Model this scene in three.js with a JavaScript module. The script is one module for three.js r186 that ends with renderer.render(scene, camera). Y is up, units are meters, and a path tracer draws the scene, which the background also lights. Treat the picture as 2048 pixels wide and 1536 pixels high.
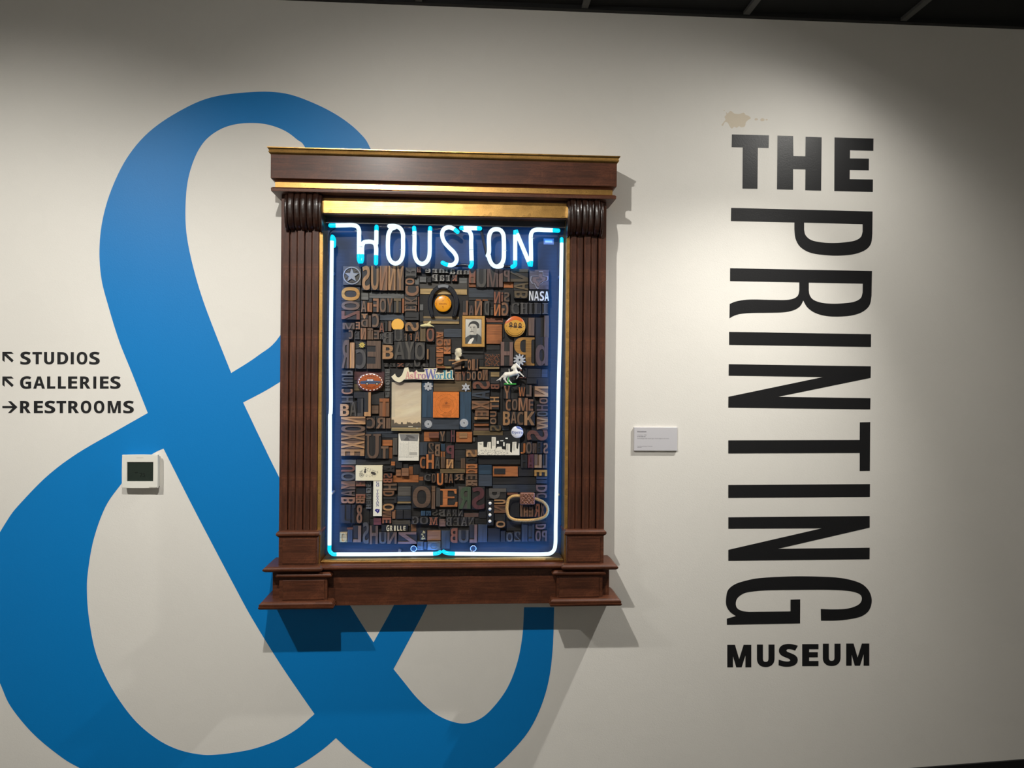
import * as THREE from 'three';
import { FontLoader } from 'three/addons/loaders/FontLoader.js';
import { MarchingCubes } from 'three/addons/objects/MarchingCubes.js';
import { RoundedBoxGeometry } from 'three/addons/geometries/RoundedBoxGeometry.js';
import { RectAreaLightUniformsLib } from 'three/addons/lights/RectAreaLightUniformsLib.js';
import { mergeGeometries, toCreasedNormals, mergeVertices } from 'three/addons/utils/BufferGeometryUtils.js';
RectAreaLightUniformsLib.init();

// ---------------------------------------------------------------- camera, lamps, exposure
const scene = new THREE.Scene();
scene.background = new THREE.Color(0x000000);
const F = 1538, DIST = 2.885, EYE = 1.5;                       // focal length in pixels of the 2048 x 1536 frame, distance to the wall, eye height
const YAW = 3.7146 * Math.PI / 180, PITCH = -0.042 * Math.PI / 180, ROLL = 0.4493 * Math.PI / 180;
const camera = new THREE.PerspectiveCamera(2 * Math.atan(768 / F) * 180 / Math.PI, 4 / 3, 0.05, 60);
camera.position.set(0, EYE, DIST);
camera.rotation.order = 'YXZ';
camera.rotation.set(-PITCH, -YAW, ROLL);
camera.updateMatrixWorld(true);
const renderer = new THREE.WebGLRenderer({ antialias: true });
renderer.toneMapping = THREE.LinearToneMapping;
renderer.toneMappingExposure = 1.0;
renderer.shadowMap.enabled = true;
renderer.shadowMap.type = THREE.PCFSoftShadowMap;

// where a photo pixel meets the plane at distance z in front of the wall
function W(px, py, z = 0) {
  const d = new THREE.Vector3((px - 1024) / F, -(py - 768) / F, -1).applyQuaternion(camera.quaternion);
  const t = (z - DIST) / d.z;
  return new THREE.Vector3(d.x * t, EYE + d.y * t, z);
}
const LAMP_WARM = [1.0, 0.975, 0.915];
const SPOTS = [   // position of the lens, aim point, candela, candela of the wide spill, half angle, penumbra, size
  { at: [-0.46, 2.84, 1.85], aim: [0.25, 0.15, 0], power: 10.6, spill: 1.0, angle: 59, pen: 1.0, label: 'black track spotlight aimed at the framed neon artwork' },
  { at: [1.52, 2.80, 0.62], aim: [0.45, 0.33, 0.52], power: 11.6, spill: 2.0, angle: 42.3, pen: 1.0, label: 'black track spotlight hung close to the wall, aimed at the museum name' },
  { at: [-1.75, 2.84, 1.85], aim: [-1.58, 0.9, 0], power: 11.6, angle: 46, pen: 1.0, label: 'black track spotlight aimed at the blue ampersand' },
];
const FILL = [    // added spotlights, unseen behind the camera, that raise the ambient light
  { at: [-0.6, 2.84, 3.9], aim: [-0.6, 1.2, 5.2], power: 9.5, angle: 60, pen: 1.0, label: 'added black fill spotlight aimed at the far pale wall, above the left of the gallery' },
  { at: [1.4, 2.84, 3.9], aim: [1.4, 1.2, 5.2], power: 9.5, angle: 60, pen: 1.0, label: 'added black fill spotlight aimed at the far pale wall, above the right of the gallery' },
];

// ---------------------------------------------------------------- helpers
let seed = 7;
const rnd = () => { seed = (seed * 16807) % 2147483647; return (seed - 1) / 2147483646; };
const used = new Map();
function numbered(n) { const k = used.get(n) || 0; used.set(n, k + 1); return k ? `${n}_${String(k).padStart(3, '0')}` : n; }
function shade(o) { o.castShadow = true; o.receiveShadow = true; return o; }
function mesh(name, geo, mat, parent) { const m = shade(new THREE.Mesh(geo, mat)); m.name = name; if (parent) parent.add(m); return m; }
function thing(name, label, category, pos = [0, 0, 0], group) {
  const o = new THREE.Group(); o.name = numbered(name); o.position.set(...pos); scene.add(o);
  o.userData = { label, category }; if (group) o.userData.group = group; return o;
}
function struct(name, geo, mat, label) { const m = mesh(name, geo, mat, scene); m.userData = { kind: 'structure', label, category: label.category || name.split('_')[0] }; return m; }
const lin = (r, g, b) => new THREE.Color().setRGB(r, g, b);
const srgb = (r, g, b) => new THREE.Color().setRGB(r / 255, g / 255, b / 255, THREE.SRGBColorSpace);
function box(x0, x1, y0, y1, z0, z1) { const g = new THREE.BoxGeometry(x1 - x0, y1 - y0, z1 - z0); g.translate((x0 + x1) / 2, (y0 + y1) / 2, (z0 + z1) / 2); uvMetres(g); return g; }
// uv in metres, by the axis each face points along
function uvMetres(g) {
  const p = g.attributes.position, n = g.attributes.normal, uv = new Float32Array(p.count * 2);
  for (let i = 0; i < p.count; i++) {
    const ax = Math.abs(n.getX(i)), ay = Math.abs(n.getY(i)), az = Math.abs(n.getZ(i));
    let u, v;
    if (az >= ax && az >= ay) { u = p.getX(i); v = p.getY(i); } else if (ay >= ax) { u = p.getX(i); v = p.getZ(i); } else { u = p.getZ(i); v = p.getY(i); }
    uv[2 * i] = u; uv[2 * i + 1] = v;
  }
  g.setAttribute('uv', new THREE.BufferAttribute(uv, 2)); return g;
}
function poly(points) { const s = new THREE.Shape(); points.forEach(([x, y], i) => i ? s.lineTo(x, y) : s.moveTo(x, y)); s.closePath(); return s; }
function slab(shapes, depth, z = 0, bevel = 0) {
  const g = new THREE.ExtrudeGeometry(shapes, { depth: depth - bevel, bevelEnabled: bevel > 0, bevelThickness: bevel, bevelSize: bevel, bevelOffset: -bevel, bevelSegments: 1, curveSegments: 5 });
  g.translate(0, 0, z); return g;
}
// a plank with chamfered front edges
function plank(w, h, d, bevel = 0.0006) { return uvMetres(slab(poly([[-w / 2, -h / 2], [w / 2, -h / 2], [w / 2, h / 2], [-w / 2, h / 2]]), d, 0, bevel)); }
// catmull-rom through points; a point with a third entry is a corner
function smooth(pts, per = 6) {
  const n = pts.length, out = [], C = i => pts[(i + n) % n];
  for (let i = 0; i < n; i++) {
    const p1 = C(i), p2 = C(i + 1), p0 = p1[2] ? p1 : C(i - 1), p3 = p2[2] ? p2 : C(i + 2);
    if (p1[2] && p2[2]) { out.push([p1[0], p1[1]]); continue; }
    for (let k = 0; k < per; k++) {
      const t = k / per, t2 = t * t, t3 = t2 * t;
      out.push([0, 1].map(a => 0.5 * (2 * p1[a] + (p2[a] - p0[a]) * t + (2 * p0[a] - 5 * p1[a] + 4 * p2[a] - p3[a]) * t2 + (3 * p1[a] - p0[a] - 3 * p2[a] + p3[a]) * t3)));
    }
  }
  return out;
}
function tube(pts, r, seg = 0, closed = false, radial = 10, tension = 0.35) {
  const c = new THREE.CatmullRomCurve3(pts, closed, 'catmullrom', tension);
  return new THREE.TubeGeometry(c, seg || pts.length * 6, r, radial, closed);
}

// ---------------------------------------------------------------- textures
function noiseField(w, h, sx, sy, oct, s0) {            // tiling value noise
  const f = new Float32Array(w * h); let amp = 1, tot = 0, s = seed; seed = s0;
  for (let o = 0; o < oct; o++) {
    const gx = Math.max(2, Math.round(sx * 2 ** o)), gy = Math.max(2, Math.round(sy * 2 ** o)), g = Array.from({ length: gx * gy }, rnd);
    for (let y = 0; y < h; y++) for (let x = 0; x < w; x++) {
      const u = x / w * gx, v = y / h * gy, i = Math.floor(u), j = Math.floor(v); let a = u - i, b = v - j;
      a = a * a * (3 - 2 * a); b = b * b * (3 - 2 * b);
      const q = (m, n) => g[(n % gy) * gx + (m % gx)];
      f[y * w + x] += amp * ((q(i, j) * (1 - a) + q(i + 1, j) * a) * (1 - b) + (q(i, j + 1) * (1 - a) + q(i + 1, j + 1) * a) * b);
    }
    tot += amp; amp *= 0.55;
  }
  seed = s; for (let i = 0; i < f.length; i++) f[i] /= tot; return f;
}
function dataTex(w, h, fn, color = true, rep = [1, 1], rot = 0) {
  const d = new Uint8Array(w * h * 4);
  for (let y = 0; y < h; y++) for (let x = 0; x < w; x++) { const c = fn(x, y, y * w + x), i = 4 * (y * w + x); d[i] = Math.max(0, Math.min(255, c[0])); d[i + 1] = Math.max(0, Math.min(255, c[1])); d[i + 2] = Math.max(0, Math.min(255, c[2])); d[i + 3] = 255; }
  const t = new THREE.DataTexture(d, w, h); t.wrapS = t.wrapT = THREE.RepeatWrapping; t.magFilter = t.minFilter = THREE.LinearFilter; if (color) t.colorSpace = THREE.SRGBColorSpace;
  t.repeat.set(...rep); t.rotation = rot; t.needsUpdate = true; return t;
}
const N1 = noiseField(512, 512, 3, 60, 4, 11), N2 = noiseField(512, 512, 4, 4, 5, 12), N3 = noiseField(256, 256, 40, 40, 3, 13);
// wood grain running along x, 512 px to 0.25 m
const grainFn = (x, y, i) => { const l = Math.sin((N2[i] * 9 + y / 512 * 10) * 6.283) * 0.5 + 0.5; const v = 150 + 75 * (N1[i] - 0.35) + 40 * (l - 0.5) * N2[i] + 60 * (N2[i] - 0.5); return [v + 8, v, v - 6]; };
const grainX = dataTex(512, 512, grainFn, true, [4, 4]);
const grainY = dataTex(512, 512, (x, y) => grainFn(y, x, x * 512 + y), true, [4, 4]);
const grainBump = dataTex(512, 512, (x, y, i) => { const v = 128 + 150 * (N1[i] - 0.5); return [v, v, v]; }, false, [4, 4]);
const grainBumpY = dataTex(512, 512, (x, y) => { const v = 128 + 150 * (N1[x * 512 + y] - 0.5); return [v, v, v]; }, false, [4, 4]);
// worn small blocks: fine grain and ink spots, 512 px to 0.16 m
const wornFn = (x, y, i) => { const v = 205 + 90 * (N1[i] - 0.5) - 150 * Math.max(0, N2[i] - 0.52); return [v, v - 4, v - 8]; };
const wornX = dataTex(512, 512, wornFn, true, [6, 6]);
const wornY = dataTex(512, 512, (x, y) => wornFn(y, x, x * 512 + y), true, [6, 6]);
const peel = dataTex(256, 256, (x, y, i) => { const v = 128 + 160 * (N3[i] - 0.5); return [v, v, v]; }, false, [9, 9]);
const wallTone = dataTex(512, 512, (x, y, i) => { const v = 250 + 8 * (N2[i] - 0.5); return [v, v - 1, v - 2]; }, true, [0.6, 0.6]);
const leafTone = dataTex(512, 512, (x, y, i) => { const v = 225 + 60 * (N2[i] - 0.5) + 40 * (N3[(y % 256) * 256 + (x % 256)] - 0.5), w = N2[i] > 0.66 ? 0.86 : 1; return [v * w + 10, v * w * 0.97, v * w * 0.9]; }, true, [7, 7]);
const leafRough = dataTex(512, 512, (x, y, i) => { const v = 90 + 150 * (N2[(i * 7) % N2.length] - 0.3); return [v, v, v]; }, false, [9, 9]);

// ---------------------------------------------------------------- materials
const S = o => new THREE.MeshStandardMaterial(o), Ph = o => new THREE.MeshPhysicalMaterial(o);
const M = {
  wall: S({ color: srgb(232, 229, 222), map: wallTone, roughness: 0.62, bumpMap: peel, bumpScale: 0.00025 }),
  stain: S({ color: srgb(214, 202, 182), roughness: 0.8 }),
  floor: S({ color: srgb(34, 33, 34), roughness: 0.9, bumpMap: peel, bumpScale: 0.001 }),
  base: S({ color: srgb(13, 13, 14), roughness: 0.6 }),
  tile: S({ color: srgb(15, 16, 16), roughness: 0.9 }),
  tee: S({ color: srgb(92, 92, 90), roughness: 0.6 }),
  vinylBlack: S({ color: srgb(20, 20, 22), roughness: 0.42, bumpMap: peel, bumpScale: 0.0003 }),
  vinylBlue: Ph({ color: srgb(4, 122, 194), roughness: 0.46, specularIntensity: 0.55, bumpMap: peel, bumpScale: 0.0002 }),
  wood: Ph({ color: srgb(128, 76, 50), map: grainX, roughness: 0.46, specularIntensity: 0.7, bumpMap: grainBump, bumpScale: 0.00035, clearcoat: 0.12, clearcoatRoughness: 0.25 }),
  woodY: Ph({ color: srgb(120, 70, 46), map: grainY, roughness: 0.46, specularIntensity: 0.7, bumpMap: grainBumpY, bumpScale: 0.00035, clearcoat: 0.12, clearcoatRoughness: 0.25 }),
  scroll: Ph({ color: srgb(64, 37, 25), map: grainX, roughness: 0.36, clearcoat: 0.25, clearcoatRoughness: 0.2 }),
  gold: S({ color: lin(0.80, 0.54, 0.20), map: leafTone, metalness: 1, roughness: 0.33, bumpMap: grainBump, bumpScale: 0.0002 }),
  raceway: S({ color: srgb(30, 31, 38), roughness: 0.45, metalness: 0.3 }),
  panel: S({ color: srgb(36, 39, 46), map: wornX, roughness: 0.62 }),
  baseboard: S({ color: srgb(44, 42, 42), map: wornX, roughness: 0.7 }),
  plastic: S({ color: srgb(226, 224, 214), roughness: 0.45 }),
  black: S({ color: srgb(20, 20, 21), roughness: 0.5 }),
  white: S({ color: srgb(232, 228, 216), roughness: 0.5 }),
  steel: S({ color: srgb(198, 200, 204), metalness: 0.7, roughness: 0.36 }),
  iron: S({ color: srgb(40, 41, 44), metalness: 0.85, roughness: 0.42, bumpMap: peel, bumpScale: 0.0006 }),
  brass: S({ color: srgb(205, 180, 96), metalness: 0.7, roughness: 0.4 }),
  copper: S({ color: srgb(246, 150, 74), metalness: 0.4, roughness: 0.4, map: leafTone }),
  glass: Ph({ color: 0xffffff, roughness: 0.05, transmission: 1, thickness: 0, opacity: 1 }),
  blackout: S({ color: srgb(38, 42, 60), roughness: 0.25 }),
};
const NEON = S({ color: 0x000000, emissive: lin(0.74, 0.95, 1.0), emissiveIntensity: 1.3, roughness: 0.3 }); NEON.name = 'neon_glow';
const NEON_END = S({ color: 0x000000, emissive: lin(0.0, 0.72, 1.0), emissiveIntensity: 1.15, roughness: 0.3 }); NEON_END.name = 'neon_end';
const LENS = S({ color: 0x000000, emissive: lin(...LAMP_WARM), emissiveIntensity: 60 }); LENS.name = 'lamp_lens';

const fonts = {};
const loader = new FontLoader();
fonts.b = await loader.loadAsync('fonts/droid/droid_sans_bold.typeface.json');
fonts.s = await loader.loadAsync('fonts/droid/droid_serif_bold.typeface.json');
const glyphs = new Map();
// rings of a glyph scaled to the unit square: [{ outline, holes }]
function glyph(text, f = 'b') {
  if (text === 'I' && f === 'b') return [{ o: [[0, 0], [1, 0], [1, 1], [0, 1]], h: [] }];
  const key = f + text; if (glyphs.has(key)) return glyphs.get(key);
  const rings = fonts[f].generateShapes(text, 1).map(s => { const e = s.extractPoints(4); return { o: e.shape.map(p => [p.x, p.y]), h: e.holes.map(q => q.map(p => [p.x, p.y])) }; });
  let x0 = 1e9, x1 = -1e9, y0 = 1e9, y1 = -1e9;
  for (const r of rings) for (const [x, y] of r.o) { x0 = Math.min(x0, x); x1 = Math.max(x1, x); y0 = Math.min(y0, y); y1 = Math.max(y1, y); }
  const nz = a => a.map(([x, y]) => [(x - x0) / (x1 - x0), (y - y0) / (y1 - y0)]);
  const res = rings.map(r => ({ o: nz(r.o), h: r.h.map(nz) })); glyphs.set(key, res); return res;
}
function shapesOf(rings, map) {
  const v = a => { const out = []; for (const p of a) { const q = map(p); const l = out[out.length - 1]; if (!l || Math.hypot(l.x - q[0], l.y - q[1]) > 1e-6) out.push(new THREE.Vector2(...q)); } if (out.length > 1 && out[0].distanceTo(out[out.length - 1]) < 1e-6) out.pop(); return out; };
  return rings.map(r => { const s = new THREE.Shape(v(r.o)); r.h.forEach(h => s.holes.push(new THREE.Path(v(h)))); return s; });
}
// glyph filling a w x h rectangle about the origin; turn: quarter turns clockwise
function fitted(text, w, h, { f = 'b', mirror = false, turn = 0 } = {}) {
  return shapesOf(glyph(text, f), ([u, v]) => {
    let a = (mirror ? 1 - u : u) - 0.5, b = v - 0.5;
    if (turn === 1) [a, b] = [b, -a]; else if (turn === 3) [a, b] = [-b, a]; else if (turn === 2) [a, b] = [-a, -b];
    return [a * w, b * h];
  });
}
function canvasTex(w, h, draw) {
  const c = document.createElement('canvas'); c.width = w; c.height = h; const g = c.getContext('2d'); draw(g, w, h);
  const t = new THREE.CanvasTexture(c); t.colorSpace = THREE.SRGBColorSpace; return t;
}
function uvBox(g) { // planar uv over the bounding box, seen from the front
  g.computeBoundingBox(); const b = g.boundingBox, p = g.attributes.position, uv = new Float32Array(p.count * 2);
  for (let i = 0; i < p.count; i++) { uv[2 * i] = (p.getX(i) - b.min.x) / (b.max.x - b.min.x); uv[2 * i + 1] = (p.getY(i) - b.min.y) / (b.max.y - b.min.y); }
  g.setAttribute('uv', new THREE.BufferAttribute(uv, 2)); return g;
}

// ---------------------------------------------------------------- room
const CEIL = 2.915, XL = -2.6, XR = 3.6, ZB = 5.2;
function floorY(x) { return x > 0.9 ? 0.021 + (x - 1.748) * 0.0513 : -0.0225; }   // the floor ramps up towards the right along the wall
struct('wall_front', box(XL, XR, -0.4, CEIL, -0.12, 0), M.wall, 'white painted gallery wall carrying the lettering and the frame');
struct('wall_back', box(XL - 0.12, XR + 0.12, -0.4, CEIL, ZB, ZB + 0.12), M.wall, 'pale gallery wall opposite the lettered wall');
struct('wall_left', box(XL - 0.12, XL, -0.4, CEIL, -0.12, ZB), M.wall, 'pale side wall of the gallery');
struct('wall_right', box(XR, XR + 0.12, -0.4, CEIL, -0.12, ZB), M.wall, 'pale side wall of the gallery by the ramp');
{ // floor: level, then a ramp
  const xs = [XL, 0.9, XR], pos = [];
  const s = new THREE.Shape(); s.moveTo(XL, -0.4); xs.forEach(x => s.lineTo(x, (x === 0.9 ? -0.0225 : floorY(x)) - 0.1)); s.lineTo(XR, -0.4); s.closePath();
  struct('floor', uvMetres(slab(s, ZB)), M.floor, 'dark grey gallery floor that ramps up along the wall');
  const b = new THREE.Shape(); b.moveTo(0.9, -0.13); b.lineTo(XR, floorY(XR) - 0.12); b.lineTo(XR, floorY(XR)); b.lineTo(0.9, -0.0225); b.closePath();
  struct('baseboard_front', slab(b, 0.008), M.base, 'black baseboard strip along the foot of the white wall');
}
{ // suspended black ceiling: tiles in a grid of grey tee bars
  const c = struct('ceiling', box(XL - 0.12, XR + 0.12, CEIL + 0.03, CEIL + 0.1, -0.12, ZB + 0.12), M.tile, 'black suspended ceiling with a grey grid');
  const xs = []; for (let x = 0.449 - 0.62 * 5; x < XR + 0.6; x += 0.62) xs.push(x);
  const zs = []; for (let z = 0.42 - 0.62; z < ZB + 0.6; z += 0.62) zs.push(z);
  const clampX = x => Math.max(XL, Math.min(XR, x)), clampZ = z => Math.max(0, Math.min(ZB, z));
  for (let i = 0; i + 1 < xs.length; i++) for (let j = 0; j + 1 < zs.length; j++) {
    const a = clampX(xs[i]) + 0.006, b = clampX(xs[i + 1]) - 0.006, d = clampZ(zs[j]) + 0.006, e = clampZ(zs[j + 1]) - 0.006;
    if (b - a > 0.02 && e - d > 0.02) mesh('ceiling_tile', box(a, b, CEIL + 0.012, CEIL + 0.03, d, e), M.tile, c);
  }
  for (const x of xs) if (x > XL && x < XR) mesh('tee_bar', box(x - 0.012, x + 0.012, CEIL, CEIL + 0.012, 0, ZB), M.tee, c);
  for (const z of zs) if (z > 0.1 && z < ZB) mesh('tee_bar', box(XL, XR, CEIL + 0.001, CEIL + 0.012, z - 0.012, z + 0.012), M.base, c);
  struct('trim_1', box(XL, XR, CEIL - 0.004, CEIL + 0.012, 0, 0.022), M.base, 'dark angle trim where the wall meets the black ceiling');
}

// ---------------------------------------------------------------- track spotlights
function trackSpot({ at, aim, power, spill = 0, angle, pen, label }) {
  const A = new THREE.Vector3(...at), T = new THREE.Vector3(...aim), dir = T.clone().sub(A).normalize();
  const o = thing('track_spotlight', label, 'spotlight', [at[0], CEIL, at[2]]);
  const turn = new THREE.Quaternion().setFromUnitVectors(new THREE.Vector3(0, 1, 0), dir), back = A.clone().sub(o.position);
  const put = m => { m.quaternion.copy(turn); m.position.copy(back); return m; };
  const can = new THREE.LatheGeometry([[0, -0.13], [0.034, -0.13], [0.04, -0.12], [0.04, 0.0], [0.037, 0.0], [0.035, -0.012], [0.0, -0.012]].map(p => new THREE.Vector2(...p)), 28);
  put(mesh('lamp_can', can, M.black, o));
  const lens = new THREE.CylinderGeometry(0.033, 0.033, 0.003, 28); lens.translate(0, -0.006, 0); put(mesh('lens', lens, LENS, o));
  const s = new THREE.CylinderGeometry(0.007, 0.007, 1, 10); const top = new THREE.Vector3(0, -0.02, 0), low = back.clone().addScaledVector(dir, -0.07);
  const stem = mesh('stem', s, M.black, o); stem.scale.y = Math.max(0.01, top.distanceTo(low)); stem.position.copy(top.clone().add(low).multiplyScalar(0.5)); stem.quaternion.setFromUnitVectors(new THREE.Vector3(0, 1, 0), top.clone().sub(low).normalize());
  mesh('track_adapter', box(-0.05, 0.05, -0.022, 0, -0.016, 0.016), M.black, o);
  for (const [cd, half] of spill ? [[power, angle], [spill, 80]] : [[power, angle]]) {
  const L = new THREE.SpotLight(new THREE.Color().setRGB(...LAMP_WARM), cd, 0, half * Math.PI / 180, pen, 2);
  L.name = 'track_lamp'; L.position.copy(A.clone().addScaledVector(dir, 0.006)); L.target.position.copy(T); L.castShadow = true; L.shadow.radius = 1.0; L.shadow.mapSize.set(2048, 2048);
  scene.add(L, L.target);
  }
}
[...SPOTS, ...FILL].forEach(trackSpot);

// ---------------------------------------------------------------- vinyl graphics on the wall
const onWall = pts => pts.map(([x, y]) => { const p = W(x, y, 0); return [p.x, p.y]; });
const zoom = (ox, oy, s) => pts => pts.map(([x, y, c]) => c ? [ox + x / s, oy + y / s, c] : [ox + x / s, oy + y / s]);
const VINYL = 0.0005;
function decal(name, label, category, parent) { return thing(name, label, category); }
{
  const outer = smooth([[506, 184], [422, 195], [356, 224], [297, 265], [254, 316], [223, 379], [205, 441], [199, 500], [203, 558], [217, 613], [238, 681], [264, 746], [295.7, 826, 1],
    [234, 861], [156, 906], [98, 949], [47, 1000], [15.6, 1039], [-22, 1110], [-42, 1200], [-34, 1290], [0, 1366], [21, 1412], [63, 1464], [112, 1506], [157, 1534.5], [250, 1575], [380, 1596], [500, 1575], [588, 1536], [640, 1503], [672, 1476, 1],
    [705, 1506], [746, 1536], [810, 1568], [880, 1578], [940, 1564], [988, 1536], [1027, 1499], [1058.6, 1460], [1082, 1413], [1097.7, 1359], [1105.5, 1296], [1108.3, 1214.5, 1], [1048, 1214.5, 1],
    [1045, 1269], [1035, 1323.6], [1015.6, 1374], [988, 1413], [961, 1437], [930, 1447], [898, 1441], [867, 1425], [836, 1398], [808.6, 1365], [787, 1338, 1],
    [824, 1269], [853.5, 1212], [880, 1150, 1], [815, 1150, 1], [787, 1212], [747, 1284.5, 1], [701, 1212], [625, 1082], [556.6, 951], [520, 876], [486.3, 805, 1],
    [558.6, 764.7], [660, 690], [740, 590], [775, 480], [770, 380], [741, 297.5], [719, 265.5], [680, 234], [629, 207], [570.6, 187]]);
  const top = smooth([[506, 246], [539, 250], [570.6, 262], [594, 279], [609.7, 294], [632, 350], [640, 430], [622, 550], [561, 670], [515, 712], [462.4, 746, 1], [422, 644], [398.7, 578], [381, 511.6], [372, 457], [371.4, 402], [377, 355], [391, 312], [410.5, 281], [438, 260], [469, 249]]);
  const low = smooth([[327, 897, 1], [390.6, 1023], [468.75, 1171.7], [505, 1238], [562.5, 1331], [629, 1428, 1], [594, 1458], [556, 1480], [516, 1495], [481.5, 1503], [436, 1509], [401, 1509], [356, 1499], [314, 1478], [272, 1443], [237, 1398], [209, 1349], [190, 1300], [178, 1237], [174, 1187], [175.8, 1144], [187.5, 1078], [211, 1013.5], [242, 968.6], [268, 936], [303, 909]]);
  const s = poly(onWall(outer)); s.holes.push(poly(onWall(top)), poly(onWall(low)));
  const o = thing('ampersand_decal', 'giant blue vinyl ampersand on the white wall, partly behind the frame', 'wall decal');
  mesh('ampersand', slab(s, VINYL), M.vinylBlue, o);
}
function lettering(name, label, letters) {   // letters: arrays of pixel rings [outline, ...holes]
  const o = thing(name, label, 'lettering');
  for (const rings of letters) { const s = poly(onWall(rings[0])); rings.slice(1).forEach(h => s.holes.push(poly(onWall(h)))); mesh('letter', slab(s, VINYL), M.vinylBlack, o); }
  return o;
}
const T1 = zoom(1400, 190, 3.84), T2 = zoom(1420, 400, 4.2667), T3 = zoom(1420, 640, 4.2667), T4 = zoom(1420, 920, 3.4917), S1 = zoom(0, 660, 4.5176);
lettering('wall_lettering', 'bold black upright word THE at the top of the museum name', [
  [T1([[245, 303], [529, 310], [527, 408], [444, 406], [441, 721], [326, 719], [328, 403], [243, 401]])],
  [T1([[595, 312], [715, 315], [717, 469], [809, 471], [811, 321], [934, 325], [930, 735], [808, 732], [810, 572], [715, 570], [714, 728], [591, 725]])],
  [T1([[1033, 326], [1332, 335], [1331, 429], [1152, 425], [1151, 487], [1297, 489], [1296, 579], [1150, 576], [1149, 646], [1328, 649], [1327, 745], [1031, 738]])],
]);
lettering('wall_lettering', 'tall condensed black word PRINTING turned to read downwards', [
  [smooth(T2([[180, 67, 1], [1387, 98, 1], [1385, 290, 1], [1372, 375], [1320, 430], [1220, 464], [1090, 475], [960, 468], [850, 448], [770, 400], [730, 330], [720, 250, 1], [720, 192, 1], [178, 180, 1]])),
    smooth(T2([[803, 193, 1], [1302, 207, 1], [1302, 270, 1], [1287, 315], [1240, 345], [1160, 360], [1050, 367], [940, 360], [860, 340], [815, 300], [803, 255, 1]]))],
  [smooth(T2([[172, 582, 1], [1382, 606, 1], [1378, 820, 1], [1360, 900], [1300, 955], [1210, 985], [1090, 995], [980, 988], [890, 960], [830, 915], [796, 858, 1], [770, 905], [720, 938], [640, 957], [520, 962], [350, 964], [260, 972], [205, 988], [166, 1010, 1], [168, 887, 1], [220, 866], [300, 852], [380, 849], [520, 852], [640, 853], [710, 842], [750, 815], [762, 770, 1], [762, 703, 1], [171, 692, 1]])),
    smooth(T2([[843, 705, 1], [1303, 714, 1], [1302, 790, 1], [1285, 838], [1230, 868], [1150, 880], [1050, 885], [950, 876], [880, 850], [850, 810], [843, 770, 1]]))],
  [T2([[163, 1125], [1374, 1145], [1373, 1254], [163, 1236]])],
  [T3([[160, 377], [1372, 395], [1370, 494], [582, 655], [1369, 667], [1367, 763], [156, 748], [157, 655], [962, 487], [159, 475]])],
  [T3([[1278, 873], [1367, 871], [1364, 1287], [1277, 1288], [1277, 1135], [156, 1139], [156, 1027], [1277, 1024]])],
  [T3([[156, 1408], [1365, 1400], [1364, 1510], [156, 1518]])],
  [T4([[128, 400], [1115, 391], [1115, 472], [475, 620], [1115, 612], [1114, 693], [128, 704], [128, 627], [780, 477], [128, 480]])],
  [smooth(T4([[773, 1040, 1], [850, 1043], [940, 1040], [1000, 1027], [1045, 1003], [1060, 970], [1048, 940], [1000, 920], [920, 910], [800, 906], [600, 907], [400, 910], [300, 918], [240, 930], [195, 960], [180, 1000], [190, 1035], [225, 1054], [270, 1060, 1], [562, 1057, 1], [562, 975, 1], [630, 973, 1], [629, 1141, 1], [118, 1151, 1], [117, 1108, 1], [180, 1090, 1], [140, 1060], [115, 1020], [112, 970], [125, 910], [170, 870], [240, 845], [340, 825], [500, 815], [650, 812], [850, 818], [960, 832], [1050, 860], [1100, 900], [1125, 950], [1128, 1000], [1110, 1050], [1070, 1085], [1010, 1105], [900, 1120], [775, 1122, 1]]))],
]);
// strokes made bolder by fat metres all round
function heavy(shapes, fat) { return fat ? new THREE.ExtrudeGeometry(shapes, { depth: VINYL - 0.0001, bevelEnabled: true, bevelThickness: 0.0001, bevelSize: fat, bevelSegments: 1 }) : slab(shapes, VINYL); }
function glyphRow(name, label, conv, rows, extra = [], fat = 0) {   // rows: [text, x0, y0, x1, y1] boxes in zoom coordinates
  const letters = extra.map(p => [conv(p)]), o = lettering(name, label, letters);
  for (const [t, x0, y0, x1, y1] of rows) mesh('letter', heavy(shapesOf(glyph(t), ([u, v]) => { const q = conv([[x0 + (x1 - x0) * u, y1 + (y0 - y1) * v]])[0], p = W(q[0], q[1], 0); return [p.x, p.y]; }), fat), M.vinylBlack, o);
}
glyphRow('wall_lettering', 'bold black word MUSEUM at the foot of the museum name', T4, [...[['M', 120, 1290, 289, 1448], ['U', 327, 1288, 451, 1446], ['S', 478, 1284, 613, 1444], ['E', 643, 1285, 758, 1440], ['U', 787, 1282, 912, 1439], ['M', 950, 1281, 1113, 1437]].map(([t, a, b, c, d]) => [t, a + 6, b + 6, c - 6, d - 6])], [], 0.0031);
const nw = y => [[22, y], [104, y], [124, y + 19], [62, y + 19], [124, y + 77], [108, y + 96], [42, y + 35], [42, y + 93], [22, y + 77]];
glyphRow('wall_lettering', 'black word STUDIOS with an arrow pointing up and back', S1, [['S', 185, 197, 276, 312], ['T', 295, 200, 378, 308], ['U', 400, 200, 488, 310], ['D', 520, 201, 615, 309], ['I', 641, 201, 666, 309], ['O', 695, 199, 788, 311], ['S', 808, 198, 900, 312]], [nw(197)], 0.0006);
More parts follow.
